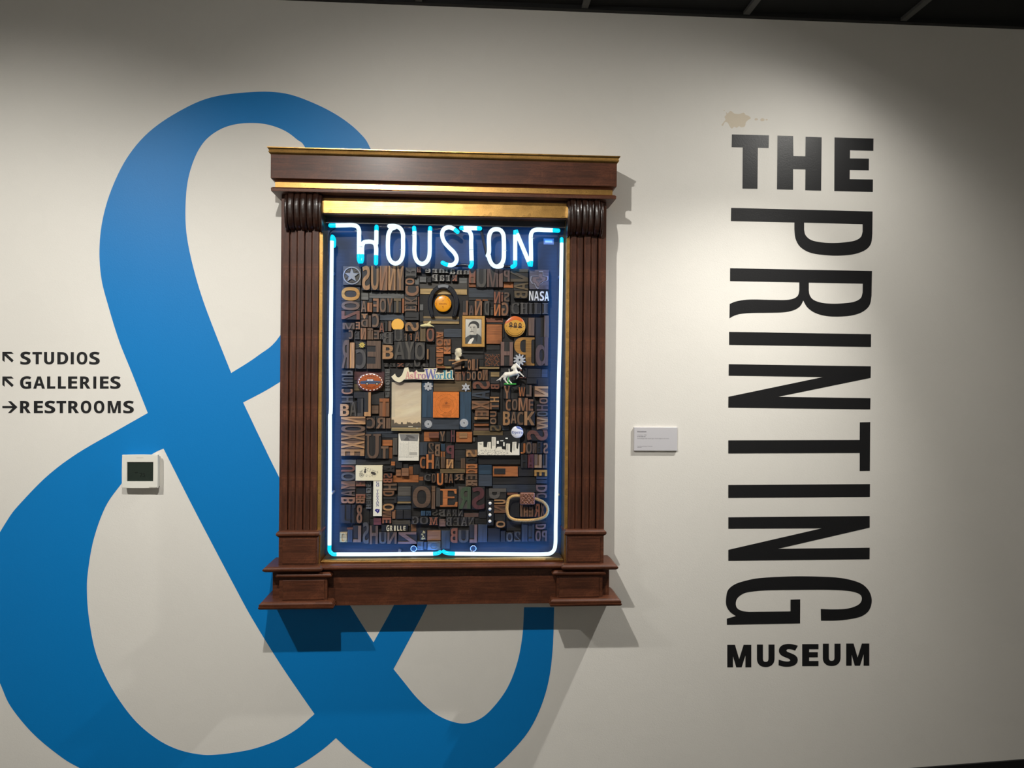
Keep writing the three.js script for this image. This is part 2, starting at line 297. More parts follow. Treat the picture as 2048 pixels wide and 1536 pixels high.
glyphRow('wall_lettering', 'black word GALLERIES with an arrow pointing up and back', S1, [['G', 183, 419, 280, 531], ['A', 302, 421, 405, 529], ['L', 427, 421, 498, 529], ['L', 525, 421, 594, 529], ['E', 617, 421, 697, 529], ['R', 725, 421, 815, 529], ['I', 845, 421, 869, 529], ['E', 905, 421, 980, 529], ['S', 998, 419, 1088, 531]], [nw(420)], 0.0006);
glyphRow('wall_lettering', 'black word RESTROOMS with an arrow pointing ahead', S1, [['R', 183, 642, 276, 750], ['E', 308, 642, 387, 750], ['S', 405, 640, 498, 752], ['T', 512, 642, 597, 750], ['R', 618, 642, 712, 750], ['O', 732, 640, 824, 752], ['O', 850, 640, 942, 752], ['M', 975, 642, 1090, 750], ['S', 1115, 640, 1208, 752]], [[[22, 687], [112, 687], [72, 643], [100, 643], [158, 697], [100, 750], [72, 750], [112, 707], [22, 707]]], 0.0006);
{ // patch of bare filler above THE, with its small specks
  const o = thing('paint_patch', 'small irregular tan patch of bare filler above the word THE', 'patch');
  const edge = T1([[200, 130], [212, 142], [230, 124], [246, 128], [262, 142], [300, 146], [335, 136], [350, 152], [372, 160], [390, 178], [370, 192], [352, 210], [345, 240], [318, 248], [300, 240], [282, 252], [262, 244], [245, 258], [228, 240], [214, 214], [192, 208], [176, 236], [166, 230], [184, 205], [196, 188], [188, 168], [202, 152]]);
  mesh('patch', slab(poly(onWall(smooth(edge, 3))), 0.0003), M.stain, o);
  for (const [x, y, r] of [[432, 187, 14], [480, 190, 18], [512, 190, 9], [186, 120, 5]]) mesh('speck', slab(poly(onWall(smooth(T1([[x - r, y], [x - r * 0.4, y - r * 0.6], [x + r * 0.5, y - r * 0.5], [x + r, y + 2], [x + r * 0.3, y + r * 0.5], [x - r * 0.5, y + r * 0.6]]), 3))), 0.0002), M.stain, o);
}

// ---------------------------------------------------------------- thermostat and label card
{
  const a = W(243.5, 976, 0.03), b = W(315.5, 910, 0.03), w = b.x - a.x, h = b.y - a.y;
  const o = thing('thermostat', 'white wall thermostat with a dark green screen, beside the ampersand', 'thermostat', [(a.x + b.x) / 2, (a.y + b.y) / 2, 0]);
  const s = poly(smooth([[-w / 2, -h / 2, 1], [0, -h / 2 - 0.0012], [w / 2, -h / 2, 1], [w / 2 + 0.0008, 0], [w / 2, h / 2, 1], [0, h / 2 + 0.0012], [-w / 2, h / 2, 1], [-w / 2 - 0.0008, 0]]));
  const sw = w * 0.365, sh = h * 0.29, cy = -h * 0.011, cx = 0.0008; s.holes.push(poly([[cx - sw, cy - sh], [cx + sw, cy - sh], [cx + sw, cy + sh], [cx - sw, cy + sh]]));
  mesh('bezel', slab(s, 0.012, 0.018, 0.0012), M.plastic, o);
  mesh('back_box', new RoundedBoxGeometry(w - 0.006, h - 0.006, 0.0185, 2, 0.003).translate(0.001, -0.001, 0.00925), M.plastic, o);
  const lcd = canvasTex(256, 184, (g, W_, H_) => { g.fillStyle = 'rgb(38,48,42)'; g.fillRect(0, 0, W_, H_); g.fillStyle = 'rgb(24,30,26)'; g.font = 'bold 52px sans-serif'; g.fillText('73', 118, 142); g.fillRect(72, 98, 28, 7); [100, 124, 150].forEach(y => { g.beginPath(); g.moveTo(226, y); g.lineTo(236, y); g.lineTo(231, y + 8); g.fill(); }); });
  mesh('screen', new THREE.PlaneGeometry(sw * 2, sh * 2).translate(cx, cy, 0.0255), S({ map: lcd, roughness: 0.25 }), o).userData.label = 'dark green liquid crystal screen';
  mesh('button', new RoundedBoxGeometry(w * 0.22, h * 0.035, 0.003, 1, 0.0008).translate(w * 0.38, -h / 2 + h * 0.022, 0.0305), S({ color: srgb(190, 188, 178), roughness: 0.5 }), o);
  mesh('logo_strip', slab(poly([[-0.012, 0], [0.012, 0], [0.012, 0.0009], [-0.012, 0.0009]]), 0.0002, 0.03).translate(0, h * 0.41, 0), S({ color: srgb(160, 158, 150), roughness: 0.5 }), o);
}
{
  const a = W(1268, 901.5, 0.008), b = W(1355, 855, 0.008), w = b.x - a.x, h = b.y - a.y;
  const o = thing('label_card', 'small pale grey caption card on the wall beside the frame', 'label', [(a.x + b.x) / 2, (a.y + b.y) / 2, 0]);
  mesh('card', plank(w, h, 0.008, 0.0003), S({ color: srgb(196, 194, 198), roughness: 0.7 }), o);
  const t = canvasTex(768, 412, (g, W_, H_) => {
    g.fillStyle = 'rgb(196,194,198)'; g.fillRect(0, 0, W_, H_); g.fillStyle = 'rgb(50,48,54)'; g.font = 'bold 40px sans-serif'; g.fillText('Houston', 52, 86);
    g.fillStyle = 'rgb(100,98,104)'; g.font = '24px sans-serif'; g.fillText('Unknown, 1980', 52, 142); for (let x = 52, i = 0; x < 190; i++) { const w = 18 + (i * 13) % 30; g.fillRect(x, 160, w, 9); x += w + 9; } g.fillText('Assemblage with wood type, found objects and neon', 52, 204);
    g.font = '19px sans-serif'; g.fillText('The Printing Museum Collection', 52, 342); g.fillRect(52, 353, 78, 7);
  });
  mesh('caption', new THREE.PlaneGeometry(w - 0.002, h - 0.002).translate(0, 0, 0.0082), S({ map: t, roughness: 0.7 }), o);
}

// ---------------------------------------------------------------- the frame
const CX = -0.062;
// a block of half width hw and front zf whose edges follow a profile [height, projection], returned along both sides to the wall
function moulded(cx, hw, zf, prof) {
  const P = ([y, o]) => [[-(hw + o), y, 0], [-(hw + o), y, zf + o], [hw + o, y, zf + o], [hw + o, y, 0]].map(([x, a, z]) => new THREE.Vector3(cx + x, a, z));
  const pos = []; const quad = (a, b, c, d) => { for (const v of [a, b, c, a, c, d]) pos.push(v.x, v.y, v.z); };
  for (let i = 0; i + 1 < prof.length; i++) { const L = P(prof[i]), U = P(prof[i + 1]); for (let k = 0; k < 3; k++) quad(L[k], L[k + 1], U[k + 1], U[k]); }
  const B = P(prof[0]), T = P(prof[prof.length - 1]); quad(B[0], B[3], B[2], B[1]); quad(T[0], T[1], T[2], T[3]);
  const backB = P(prof[0]), backT = P(prof[prof.length - 1]); quad(backB[3], backB[0], backT[0], backT[3]);
  let g = new THREE.BufferGeometry(); g.setAttribute('position', new THREE.Float32BufferAttribute(pos, 3)); g.computeVertexNormals(); g = toCreasedNormals(g, 0.5); return uvMetres(g);
}
const round = (y0, y1, o0, o1, bulge = 1, n = 6) => Array.from({ length: n + 1 }, (_, i) => { const t = i / n, a = bulge > 0 ? Math.sin(t * Math.PI / 2) : 1 - Math.cos(t * Math.PI / 2); return [y0 + (y1 - y0) * t, o0 + (o1 - o0) * a]; });
{
  const o = thing('picture_frame', 'large dark carved wooden frame with gilt mouldings around the neon artwork', 'frame', [CX, 0, 0.0008]);
  const add = (n, g, m, l) => { const x = mesh(n, g, m, o); if (l) x.userData.label = l; return x; };
  // entablature
  add('crown_moulding', moulded(0, 0.612, 0.145, [[2.299, 0.0], [2.302, 0.003], ...round(2.302, 2.309, 0.004, 0.0075), [2.3095, 0.005], [2.311, 0.005], ...round(2.311, 2.32, 0.0055, 0.0105, -1), [2.323, 0.0105]]), M.gold, 'gilt crown moulding');
  add('fascia', moulded(0, 0.612, 0.145, [[2.216, -0.001], [2.217, 0], [2.299, 0]]), M.wood);
  add('bed_moulding', moulded(0, 0.6, 0.13, [[2.207, 0.0], ...round(2.208, 2.216, 0.001, 0.012, -1)]), M.wood);
  add('frieze', moulded(0, 0.6, 0.129, [[2.184, 0], [2.2075, 0]]), M.gold, 'gilt band');
  add('shelf', moulded(0, 0.598, 0.138, [[2.168, 0.004], [2.17, 0.011], [2.179, 0.012], ...round(2.179, 2.185, 0.012, 0.006, -1)]), M.wood);
  add('header_board', box(-0.58, 0.58, 2.105, 2.168, 0, 0.096), M.wood);
  { const g = box(-0.437, 0.437, 2.1085, 2.161, 0.0955, 0.101); add('header_gilding', g, M.gold, 'broad gilt band across the top of the opening'); }
  // opening
  add('back_panel', box(-0.44, 0.44, 0.85, 2.112, 0.001, 0.006), M.panel, 'dark blue grey sheet behind the type');
  add('raceway', box(-0.438, 0.438, 2.082, 2.1085, 0.006, 0.05), M.raceway, 'black raceway above the neon letters');
  add('mounting_board', uvMetres(box(-0.386, 0.386, 0.905, 1.93, 0.006, 0.016)), M.baseboard, 'blackened board the type is fixed to');
  for (const s of [-1, 1]) add('inner_reveal', box(s > 0 ? 0.438 : -0.4495, s > 0 ? 0.4495 : -0.438, 0.85, 2.161, 0.001, 0.101), M.gold, 'narrow gilt strip');
  add('sill_lip', moulded(0, 0.43, 0.094, [[0.85, 0], [0.862, 0.006], ...round(0.862, 0.868, 0.006, 0, -1)]), M.gold, 'gilt lip');
  // pilasters
  for (const s of [-1, 1]) {
    const X = (a, b) => s > 0 ? [a, b] : [-b, -a];
    const P = add('pilaster', box(...X(0.4495, 0.583), 0.972, 2.168, 0, 0.09), M.woodY);
    const strip = (a, b, z, m) => { const [x0, x1] = X(a, b); const g = plank(x1 - x0, 1.194, 0.012, 0.0015); g.translate((x0 + x1) / 2, 0.973 + 0.597, z - 0.012); const r = mesh('reed', g, m, P); return r; };
    strip(0.5545, 0.583, 0.1075, M.woodY);
    let x = 0.551; for (let i = 0; i < 4; i++) { const w = [0.0225, 0.0245, 0.0225, 0.0235][i]; strip(x - w, x, [0.1015, 0.108, 0.1015, 0.108][i], M.woodY); x -= w + 0.0024; }
    // scroll corbel: ringed lobes with a curled plate at each end
    const C = new THREE.Group(); C.name = 'corbel'; o.add(C);
    const side = k => poly(smooth([[0.09, 2.168, 1], [0.138 * k, 2.168, 1], [0.148 * k, 2.15], [0.153 * k, 2.125], [0.151 * k, 2.095], [0.143 * k, 2.068], [0.13 * k, 2.05], [0.112 * k, 2.042], [0.1, 2.046, 1], [0.09, 2.06, 1]], 5));
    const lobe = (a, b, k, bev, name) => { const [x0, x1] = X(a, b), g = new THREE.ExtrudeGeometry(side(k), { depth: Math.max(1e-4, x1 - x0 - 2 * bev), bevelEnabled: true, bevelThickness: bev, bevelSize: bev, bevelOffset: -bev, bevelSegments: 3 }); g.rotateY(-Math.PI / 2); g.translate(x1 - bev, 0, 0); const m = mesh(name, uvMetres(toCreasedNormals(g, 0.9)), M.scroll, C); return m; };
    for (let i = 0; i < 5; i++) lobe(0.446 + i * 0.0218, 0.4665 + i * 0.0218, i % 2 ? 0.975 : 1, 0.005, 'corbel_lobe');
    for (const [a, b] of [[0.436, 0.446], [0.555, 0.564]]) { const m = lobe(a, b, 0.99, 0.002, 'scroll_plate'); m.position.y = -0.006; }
    // plinth under the pilaster
    const c = s * 0.511;
    add('plinth', moulded(c, 0.0675, 0.125, [[0.853, 0], [0.957, 0]]), M.wood);
    { const q = plank(0.118, 0.088, 0.004, 0.0015); q.translate(c - s * 0.004, 0.905, 0.124); add('plinth_panel', q, M.wood); }
    add('plinth_cap', moulded(c, 0.0675, 0.125, [[0.955, 0.001], ...round(0.957, 0.964, 0.002, 0.0085), [0.968, 0.0085], ...round(0.968, 0.977, 0.0085, 0.001, -1)]), M.wood);
    add('ledge_return', moulded(s * 0.5235, 0.0905, 0.147, [[0.838, 0.004], ...round(0.839, 0.846, 0.006, 0.012), [0.849, 0.012], ...round(0.849, 0.8565, 0.0095, 0.002, -1)]), M.wood);
    add('pedestal', moulded(s * 0.49, 0.083, 0.137, [[0.733, 0], [0.816, 0]]), M.wood);
    { const q = plank(0.146, 0.07, 0.004, 0.0015); q.translate(s * 0.488, 0.772, 0.136); add('pedestal_panel', q, M.wood); }
    add('pedestal_cap', moulded(s * 0.4865, 0.085, 0.137, [[0.813, 0.001], ...round(0.815, 0.822, 0.003, 0.012), [0.825, 0.012], ...round(0.825, 0.833, 0.0095, 0.002, -1)]), M.wood);
    add('base_ledge', moulded(s * 0.509, 0.117, 0.153, [[0.711, 0.008], ...round(0.711, 0.716, 0.0085, 0.012), [0.719, 0.0125], [0.7195, 0.009], ...round(0.72, 0.727, 0.0095, 0.011), ...round(0.727, 0.7355, 0.009, 0.001, -1)]), M.wood);
  }
  add('sill', moulded(0, 0.6, 0.126, [[0.837, 0.002], ...round(0.838, 0.846, 0.004, 0.012), [0.849, 0.012], ...round(0.849, 0.856, 0.01, 0.001, -1)]), M.wood);
  add('base_rail', moulded(0, 0.603, 0.106, [[0.707, 0], [0.838, 0]]), M.wood);
}

// ---------------------------------------------------------------- neon
const ZR = (ox, oy, s) => (x, y, z) => W(ox + x / s, oy + y / s, z);
const Q1 = ZR(650, 430, 8.084), Q2 = ZR(880, 430, 7.877), Q10 = ZR(880, 960, 8.192), QP = ZR(0, 0, 1);
const NZ = 0.062, NR = 0.0078;
function neonTube(parent, name, pts, q, { r = NR, mat = NEON, z = NZ, closed = false, t = 0.5 } = {}) {
  const c = new THREE.CatmullRomCurve3(pts.map(([x, y, dz = 0]) => q(x, y, z + dz)), closed, 'centripetal');
  const len = c.getLength(), g = [new THREE.TubeGeometry(c, Math.max(10, Math.round(len / 0.006)), r, 10, closed)];
  if (!closed) for (const p of [c.getPoint(0), c.getPoint(1)]) g.push(new THREE.SphereGeometry(r, 10, 8).translate(p.x, p.y, p.z));
  return mesh(name, mergeGeometries(g.map(a => a.index ? a.toNonIndexed() : a)), mat, parent);
}
{
  const o = thing('neon_sign', 'glowing blue-white neon tube lettering spelling HOUSTON', 'neon sign');
  const T = (name, pts, q, opt) => neonTube(o, name, pts, q, opt);
  // H
  T('letter_tube', [[180, 168], [330, 166], [450, 165], [520, 185], [548, 240], [550, 330], [550, 500], [550, 640]], Q1);
  T('tube_end', [[88, 169], [180, 168]], Q1, { mat: NEON_END });
  T('tube_end', [[550, 640], [551, 720], [575, 772, -0.004], [598, 720, -0.008], [600, 640, -0.008]], Q1, { mat: NEON_END, r: NR * 1.02 });
  T('letter_tube', [[600, 640, -0.008], [602, 500, -0.006], [625, 445], [680, 432], [750, 434], [805, 460], [826, 530], [826, 650]], Q1);
  T('tube_end', [[826, 650], [824, 780]], Q1, { mat: NEON_END });
  T('letter_tube', [[828, 460, -0.006], [830, 380, -0.006], [831, 260, -0.006]], Q1);
  T('tube_end', [[831, 260, -0.006], [834, 190, -0.012]], Q1, { mat: NEON_END });
  T('blackout_section', [[840, 192, -0.016], [920, 192, -0.018], [1010, 192, -0.012]], Q1, { mat: M.blackout, r: NR * 0.9 });
  // O
  T('letter_tube', [[1040, 180], [1130, 180], [1215, 215], [1258, 300], [1262, 420], [1262, 560], [1252, 670], [1210, 752], [1140, 785], [1070, 752], [1028, 670], [1018, 560], [1018, 420], [1030, 300], [1075, 222], [1130, 200, -0.004]], Q1);
  // U
  T('letter_tube', [[1446, 270], [1448, 420], [1446, 600], [1462, 690], [1505, 762], [1570, 790], [1635, 762], [1678, 690], [1692, 600], [1694, 420], [1696, 260]], Q1);
  T('tube_end', [[1440, 208], [1446, 270]], Q1, { mat: NEON_END }); T('tube_end', [[1696, 260], [1700, 212]], Q1, { mat: NEON_END });
  T('blackout_section', [[1290, 200, -0.018], [1360, 205, -0.02], [1432, 212, -0.018]], Q1, { mat: M.blackout, r: NR * 0.7 });
  T('blackout_section', [[1712, 222, -0.018], [1790, 235, -0.02], [1880, 225, -0.018]], Q1, { mat: M.blackout, r: NR * 0.7 });
  // S
  T('letter_tube', [[225, 222], [170, 198], [120, 195], [62, 222], [35, 275], [38, 350], [72, 430], [140, 510], [215, 585], [255, 650], [262, 710], [235, 762], [180, 790], [130, 788]], Q2);
  T('tube_end', [[225, 222], [275, 265]], Q2, { mat: NEON_END }); T('tube_end', [[130, 788], [80, 772], [42, 752]], Q2, { mat: NEON_END });
  T('blackout_section', [[230, 795, -0.014], [340, 790, -0.016], [460, 795, -0.012]], Q2, { mat: M.blackout, r: NR * 0.75 });
  // T
  T('letter_tube', [[370, 205], [470, 206], [580, 209]], Q2); T('tube_end', [[335, 204], [370, 205]], Q2, { mat: NEON_END }); T('tube_end', [[580, 209], [630, 212]], Q2, { mat: NEON_END });
  T('letter_tube', [[380, 232, -0.009], [450, 250, -0.008], [488, 310], [491, 450], [494, 600], [498, 720]], Q2); T('tube_end', [[498, 720], [500, 775], [478, 812, -0.006]], Q2, { mat: NEON_END });
  T('blackout_section', [[645, 225, -0.014], [680, 380, -0.014], [735, 610, -0.012]], Q2, { mat: M.blackout, r: NR * 0.8 });
  // O
  T('letter_tube', [[752, 640, -0.006], [770, 590], [770, 380], [782, 300], [825, 238], [888, 224], [950, 238], [995, 300], [1004, 380], [1006, 600], [1000, 700], [965, 775], [890, 812], [830, 785], [785, 715], [768, 640, -0.004]], Q2);
  T('letter_tube', [[890, 812], [930, 812, -0.004], [975, 800, -0.008]], Q2); T('blackout_section', [[985, 815, -0.012], [1060, 815, -0.014], [1130, 815, -0.012]], Q2, { mat: M.blackout, r: NR * 0.8 });
  // N
  T('tube_end', [[1140, 815, -0.006], [1178, 790], [1184, 720]], Q2, { mat: NEON_END });
  T('letter_tube', [[1184, 720], [1184, 500], [1184, 320]], Q2); T('tube_end', [[1184, 320], [1190, 238], [1215, 300]], Q2, { mat: NEON_END, r: NR * 0.98 });
  T('letter_tube', [[1215, 300], [1290, 480], [1370, 670], [1400, 740]], Q2); T('tube_end', [[1400, 740], [1425, 805], [1435, 730]], Q2, { mat: NEON_END, r: NR * 1.02 });
  T('letter_tube', [[1435, 730], [1434, 560], [1430, 400], [1435, 300], [1465, 250], [1520, 232], [1650, 236], [1770, 240]], Q2); T('tube_end', [[1770, 240], [1862, 246]], Q2, { mat: NEON_END });
  // clips that hold the tubes off the panel
  for (const [x, y, q] of [[550, 305, Q1], [600, 560, Q1], [1446, 372, Q1], [1262, 600, Q1], [494, 595, Q2], [1006, 600, Q2], [1432, 410, Q2]]) { const a = q(x, y, 0.006), b = q(x, y, NZ - NR); const g = new THREE.CylinderGeometry(0.002, 0.0035, b.z - a.z, 8); g.rotateX(Math.PI / 2); g.translate(a.x, a.y, (a.z + b.z) / 2); const ring = new THREE.TorusGeometry(NR + 0.0005, 0.0007, 6, 14).rotateX(Math.PI / 2).translate(a.x, a.y, NZ); mesh('tube_clip', mergeGeometries([g, ring]), M.steel, o); }
}
for (const side of [0, 1]) {
  const o = thing('neon_border', side ? 'blue-white neon border tube running down from the last N of HOUSTON' : 'blue-white neon border tube running down from the H of HOUSTON', 'neon tube');
  const r = 0.0069, z = 0.07, T = (n, p, m = NEON) => neonTube(o, n, p, QP, { r, z, mat: m });
  if (!side) {
    T('tube_end', [[668, 492, -0.016], [668, 478, -0.012], [664.5, 473], [663.8, 482]], NEON_END);
    T('border_tube', [[663.8, 482], [662.5, 600], [661.5, 700], [660.5, 830], [660, 830]]);
    T('border_tube', [[660, 832], [660, 900], [659.6, 1000], [659, 1090]]);
    T('tube_end', [[659, 1090], [659.5, 1102], [666, 1108.2], [674, 1108.6]], NEON_END);
    T('border_tube', [[674, 1108.6], [750, 1108.5], [800, 1108], [866, 1107.4]]);
    T('tube_end', [[866, 1107.4], [876, 1106.4], [880, 1104, -0.01]], NEON_END);
  } else {
    T('tube_end', [[1123.2, 478], [1123.2, 486]], NEON_END);
    T('border_tube', [[1123.2, 486], [1121.5, 600], [1120.3, 660], [1117.5, 760], [1115.5, 860], [1113.5, 960], [1111.5, 1050], [1110.5, 1090], [1108, 1100], [1101, 1106.5], [1090, 1108], [1000, 1108], [910, 1107.3]]);
    T('tube_end', [[910, 1107.3], [893, 1106], [887, 1103, -0.01]], NEON_END);
  }
  for (const [x, y] of side ? [[1119, 555], [1113, 985], [944, 1101]] : [[668, 548], [668, 983], [800, 1100]]) { // glass stand-offs
    const a = W(x, y, 0.006), g = [new THREE.CylinderGeometry(0.004, 0.006, 0.055, 10).rotateX(Math.PI / 2).translate(a.x, a.y, 0.0335), new THREE.SphereGeometry(0.0055, 10, 8).translate(a.x, a.y, 0.062)];
    mesh('stand_off', mergeGeometries(g), M.steel, o);
  }
  // wiring behind the tube
  mesh('cable', tube((side ? [[1108, 458, 0.05], [1117, 468, 0.035], [1118, 490, 0.03], [1117, 530, 0.03]] : [[672, 455, 0.05], [660, 465, 0.035], [657, 490, 0.03], [659, 530, 0.03]]).map(([x, y, zz]) => W(x, y, zz)), 0.0022, 24), M.raceway, o);
}
const GLOW = lin(0.0, 0.24, 1.0);
// the tubes' light on the sheet behind them, as strips of the tubes' own width
function strip(a, b, w, power) { const L = new THREE.RectAreaLight(GLOW, power, w, a.distanceTo(b)); L.name = 'neon_strip'; L.position.copy(a).add(b).multiplyScalar(0.5); L.lookAt(L.position.x, L.position.y, -1); L.rotateZ(-Math.atan2(b.x - a.x, b.y - a.y) * -1); scene.add(L); }
const BP = 20, LP = 24;
for (const [a, b] of [[[663.5, 480], [659.5, 1096]], [[1123, 485], [1111, 1096]]]) strip(W(...a, 0.061), W(...b, 0.061), 0.012, BP);
for (const [a, b] of [[[668, 1108], [872, 1107]], [[894, 1107], [1102, 1108]]]) strip(W(...a, 0.061), W(...b, 0.061), 0.012, BP);
for (const [q, x0, y0, x1, y1] of [[Q1, 100, 168, 480, 168], [Q1, 560, 260, 560, 760], [Q1, 828, 220, 828, 780], [Q1, 1018, 330, 1018, 670], [Q1, 1262, 300, 1262, 670], [Q1, 1446, 230, 1446, 680], [Q1, 1694, 230, 1694, 680], [Q2, 50, 230, 70, 440], [Q2, 90, 440, 240, 620], [Q2, 260, 640, 230, 780], [Q2, 350, 206, 620, 210], [Q2, 492, 300, 498, 780], [Q2, 770, 330, 770, 680], [Q2, 1005, 330, 1005, 680], [Q2, 1184, 260, 1184, 780], [Q2, 1215, 300, 1410, 760], [Q2, 1433, 320, 1433, 780], [Q2, 1500, 234, 1850, 244]]) strip(q(x0, y0, 0.053), q(x1, y1, 0.053), 0.013, LP);
// and their light across the type: strips on the inner side of the border
function inward(a, b, w, power, nx, ny) { const L = new THREE.RectAreaLight(GLOW, power, w, a.distanceTo(b)); L.name = 'neon_strip'; L.position.copy(a).add(b).multiplyScalar(0.5); const y = b.clone().sub(a).normalize(), z = new THREE.Vector3(-nx, -ny, 0), x = y.clone().cross(z); z.crossVectors(x, y); L.quaternion.setFromRotationMatrix(new THREE.Matrix4().makeBasis(x, y, z)); scene.add(L); }
inward(W(668.2, 490, 0.066), W(664.5, 1090, 0.066), 0.009, 16, 1, 0); inward(W(1118.6, 490, 0.066), W(1106.2, 1085, 0.066), 0.009, 16, -1, 0);
inward(W(680, 1103.6, 0.066), W(868, 1102.8, 0.066), 0.009, 16, 0, 1); inward(W(900, 1102.8, 0.066), W(1092, 1103.4, 0.066), 0.009, 16, 0, 1);

// ---------------------------------------------------------------- wood and metal type
const TONE = {   // face colour, everyday name
  t: [196, 148, 98, 'tan'], o: [196, 120, 64, 'orange'], b: [156, 110, 76, 'brown'], n: [128, 100, 78, 'dull brown'], d: [92, 88, 82, 'charcoal'], k: [42, 40, 40, 'black'],
  r: [150, 92, 66, 'red-brown'], v: [124, 96, 86, 'mauve brown'], l: [120, 122, 122, 'grey lead'], u: [52, 84, 112, 'blue-stained'], i: [62, 72, 86, 'slate'], y: [196, 140, 56, 'ochre'], s: [198, 168, 112, 'straw'],
  w: [158, 154, 146, 'grey'], g: [72, 92, 66, 'green'], m: [108, 58, 62, 'maroon'], e: [110, 92, 60, 'olive brown'],
};
const typeMats = {};
function typeMat(code, i, dir) {
  const key = code + i + dir; if (typeMats[key]) return typeMats[key];
  const [r, g, b] = TONE[code], f = [1, 0.9, 1.1][i], lead = code === 'l';
  return typeMats[key] = S({ color: srgb(Math.min(255, r * f), Math.min(255, g * f), Math.min(255, b * f)), map: dir ? wornY : wornX, roughness: lead ? 0.5 : 0.56, metalness: lead ? 0.4 : 0 });
}
const BODY = { w: 'k', t: 'k', o: 'k', b: 'k', n: 'k', d: 'k', k: 'k', r: 'k', v: 'k', l: 'l', u: 'u', i: 'k', y: 'k', s: 's', g: 'd', m: 'k', e: 'k' };
const RG = { 1: [650, 430, 8.084], 2: [880, 430, 7.877], 3: [660, 520, 9.036], 4: [880, 520, 8.533], 5: [660, 670, 8.535], 6: [880, 680, 8.533], 7: [660, 840, 8.904], 8: [880, 840, 8.533], 9: [660, 960, 8.904], 10: [880, 960, 8.192], 11: [770, 560, 8.904], 12: [780, 720, 9.6], 13: [930, 820, 10.972] };
const pxOf = (reg, x, y) => { const [ox, oy, s] = RG[reg]; return [ox + x / s, oy + y / s]; };
const BACK = 0.016, FACE = 0.036;     // mounting board, usual height of a printing face
const pieces = [];
const ORD = ['first', 'second', 'third', 'fourth', 'fifth'];
// rows of pieces: character, zoom box, tone, options (1/3 quarter turn, N not mirrored, S serif, +/- height, M body in the face's own wood, Y grain upright)
function rows(reg, place, text) {
  const list = text.trim().split(/\s*[;\n]\s*/).filter(Boolean).map(s => s.split(/\s+/)), count = {}, total = {};
  for (const [ch] of list) total[ch] = (total[ch] || 0) + 1;
  for (const [ch, x0, y0, x1, y1, tone, opt = ''] of list) {
    count[ch] = (count[ch] || 0) + 1;
    const a = pxOf(reg, +x0, +y1), b = pxOf(reg, +x1, +y0), jit = (rnd() - 0.5) * 0.005;
    const up = (opt.match(/\+/g) || []).length * 0.007 - (opt.match(/-/g) || []).length * 0.008;
    const blank = ch === '_', zt = (blank ? FACE - 0.008 : FACE) + jit + up;
    const A = W(...a, zt), B = W(...b, zt);
    pieces.push({ ch, blank, tone, opt, place, zt, x0: A.x + 0.0004, y0: A.y + 0.0004, x1: B.x - 0.0004, y1: B.y - 0.0004, ord: total[ch] > 1 ? ORD[count[ch] - 1] + ' ' : '' });
  }
}
rows(3, 'in the tall SUNNY row', `S 575 100 728 545 t +Y;U 735 100 885 545 t +Y;N 890 100 1045 550 b +MY;N 1048 100 1192 550 t +MY;Y 1196 100 1336 550 t +MY`);
rows(3, 'of the upright ZOO', `O 200 485 542 737 y 3;O 200 742 542 908 n 3;Z 200 914 542 1076 r 3`);
rows(3, 'below the SUNNY row', `A 555 735 665 945 n Y;J 668 768 765 942 o MY;_ 700 690 768 764 k;F 772 690 886 945 b Y;O 890 690 1020 950 n Y;Y 1024 690 1140 950 b Y;T 1145 690 1290 955 e Y;I 1300 695 1342 960 o MY`);
rows(3, 'of the upright ROCKETS', `R 1360 130 1566 316 d 1S;O 1355 325 1530 452 b 1;C 1355 460 1610 652 b 1;K 1345 656 1582 818 n 1S;E 1345 822 1568 932 n 1S;T 1350 940 1610 1085 k 1;S 1350 1120 1610 1290 t 1;I 1587 656 1615 930 r Y-`);
rows(3, 'between the SUNNY row and the row below it', `_ 560 590 700 722 l -;_ 705 590 1340 688 l -`);
rows(3, 'beside the upright ROCKETS', `_ 890 965 1340 1092 i -;_ 1535 330 1610 450 l -;I 1618 300 1745 405 l -;E 1755 300 1830 405 k S;_ 1612 940 1690 1120 k -`);
rows(1, 'of the italic park name', `H 1480 835 1556 932 r S;e 1615 862 1712 938 w S;r 1730 866 1824 938 w S;m 1832 866 2000 938 w S;P 1728 955 1832 1072 w S;a 1848 965 1936 1072 w S;r 1946 965 2026 1072 w S`);
rows(2, 'at the end of the italic park name', `a 148 846 246 938 w S;n 254 866 356 938 w S;n 362 866 474 938 w S;k 186 940 278 1044 r S;_ 300 990 428 1076 l -;_ 285 940 440 985 k -`);
rows(4, 'in the row HUMP under the neon', `H 490 150 612 395 r YM;U 616 150 794 470 d Y;M 796 150 1002 466 v Y;I 1005 150 1076 466 v YM;P 1080 150 1196 372 v Y`);
rows(4, 'under the row HUMP', `_ 490 402 615 462 o;_ 1085 376 1252 476 o -;_ 488 478 920 640 i -;_ 488 645 915 690 k -;_ 612 672 702 697 o;_ 724 672 822 697 o`);
rows(4, 'of the upright BAN beside the state block', `N 1196 150 1510 374 e 3;A 1258 378 1510 520 e 3;B 1264 524 1502 655 e 3+`);
rows(4, 'in the charcoal CHILI row', `C 1210 728 1358 926 d NS;H 1366 728 1506 926 d NS;I 1510 728 1588 926 d NS;L 1594 728 1736 926 d NS;I 1742 728 1850 926 d NS`);
rows(4, 'in the LANDING row', `L 384 690 482 942 b Y;A 488 770 582 946 v Y;N 588 696 722 946 b Y;D 752 696 846 946 d Y;i 858 800 914 946 d;N 918 538 1036 746 r Y+;i 1040 545 1082 715 r Y;S 1086 545 1192 716 n Y;N 918 752 1036 956 o Y+;G 1044 720 1172 956 b Y`);
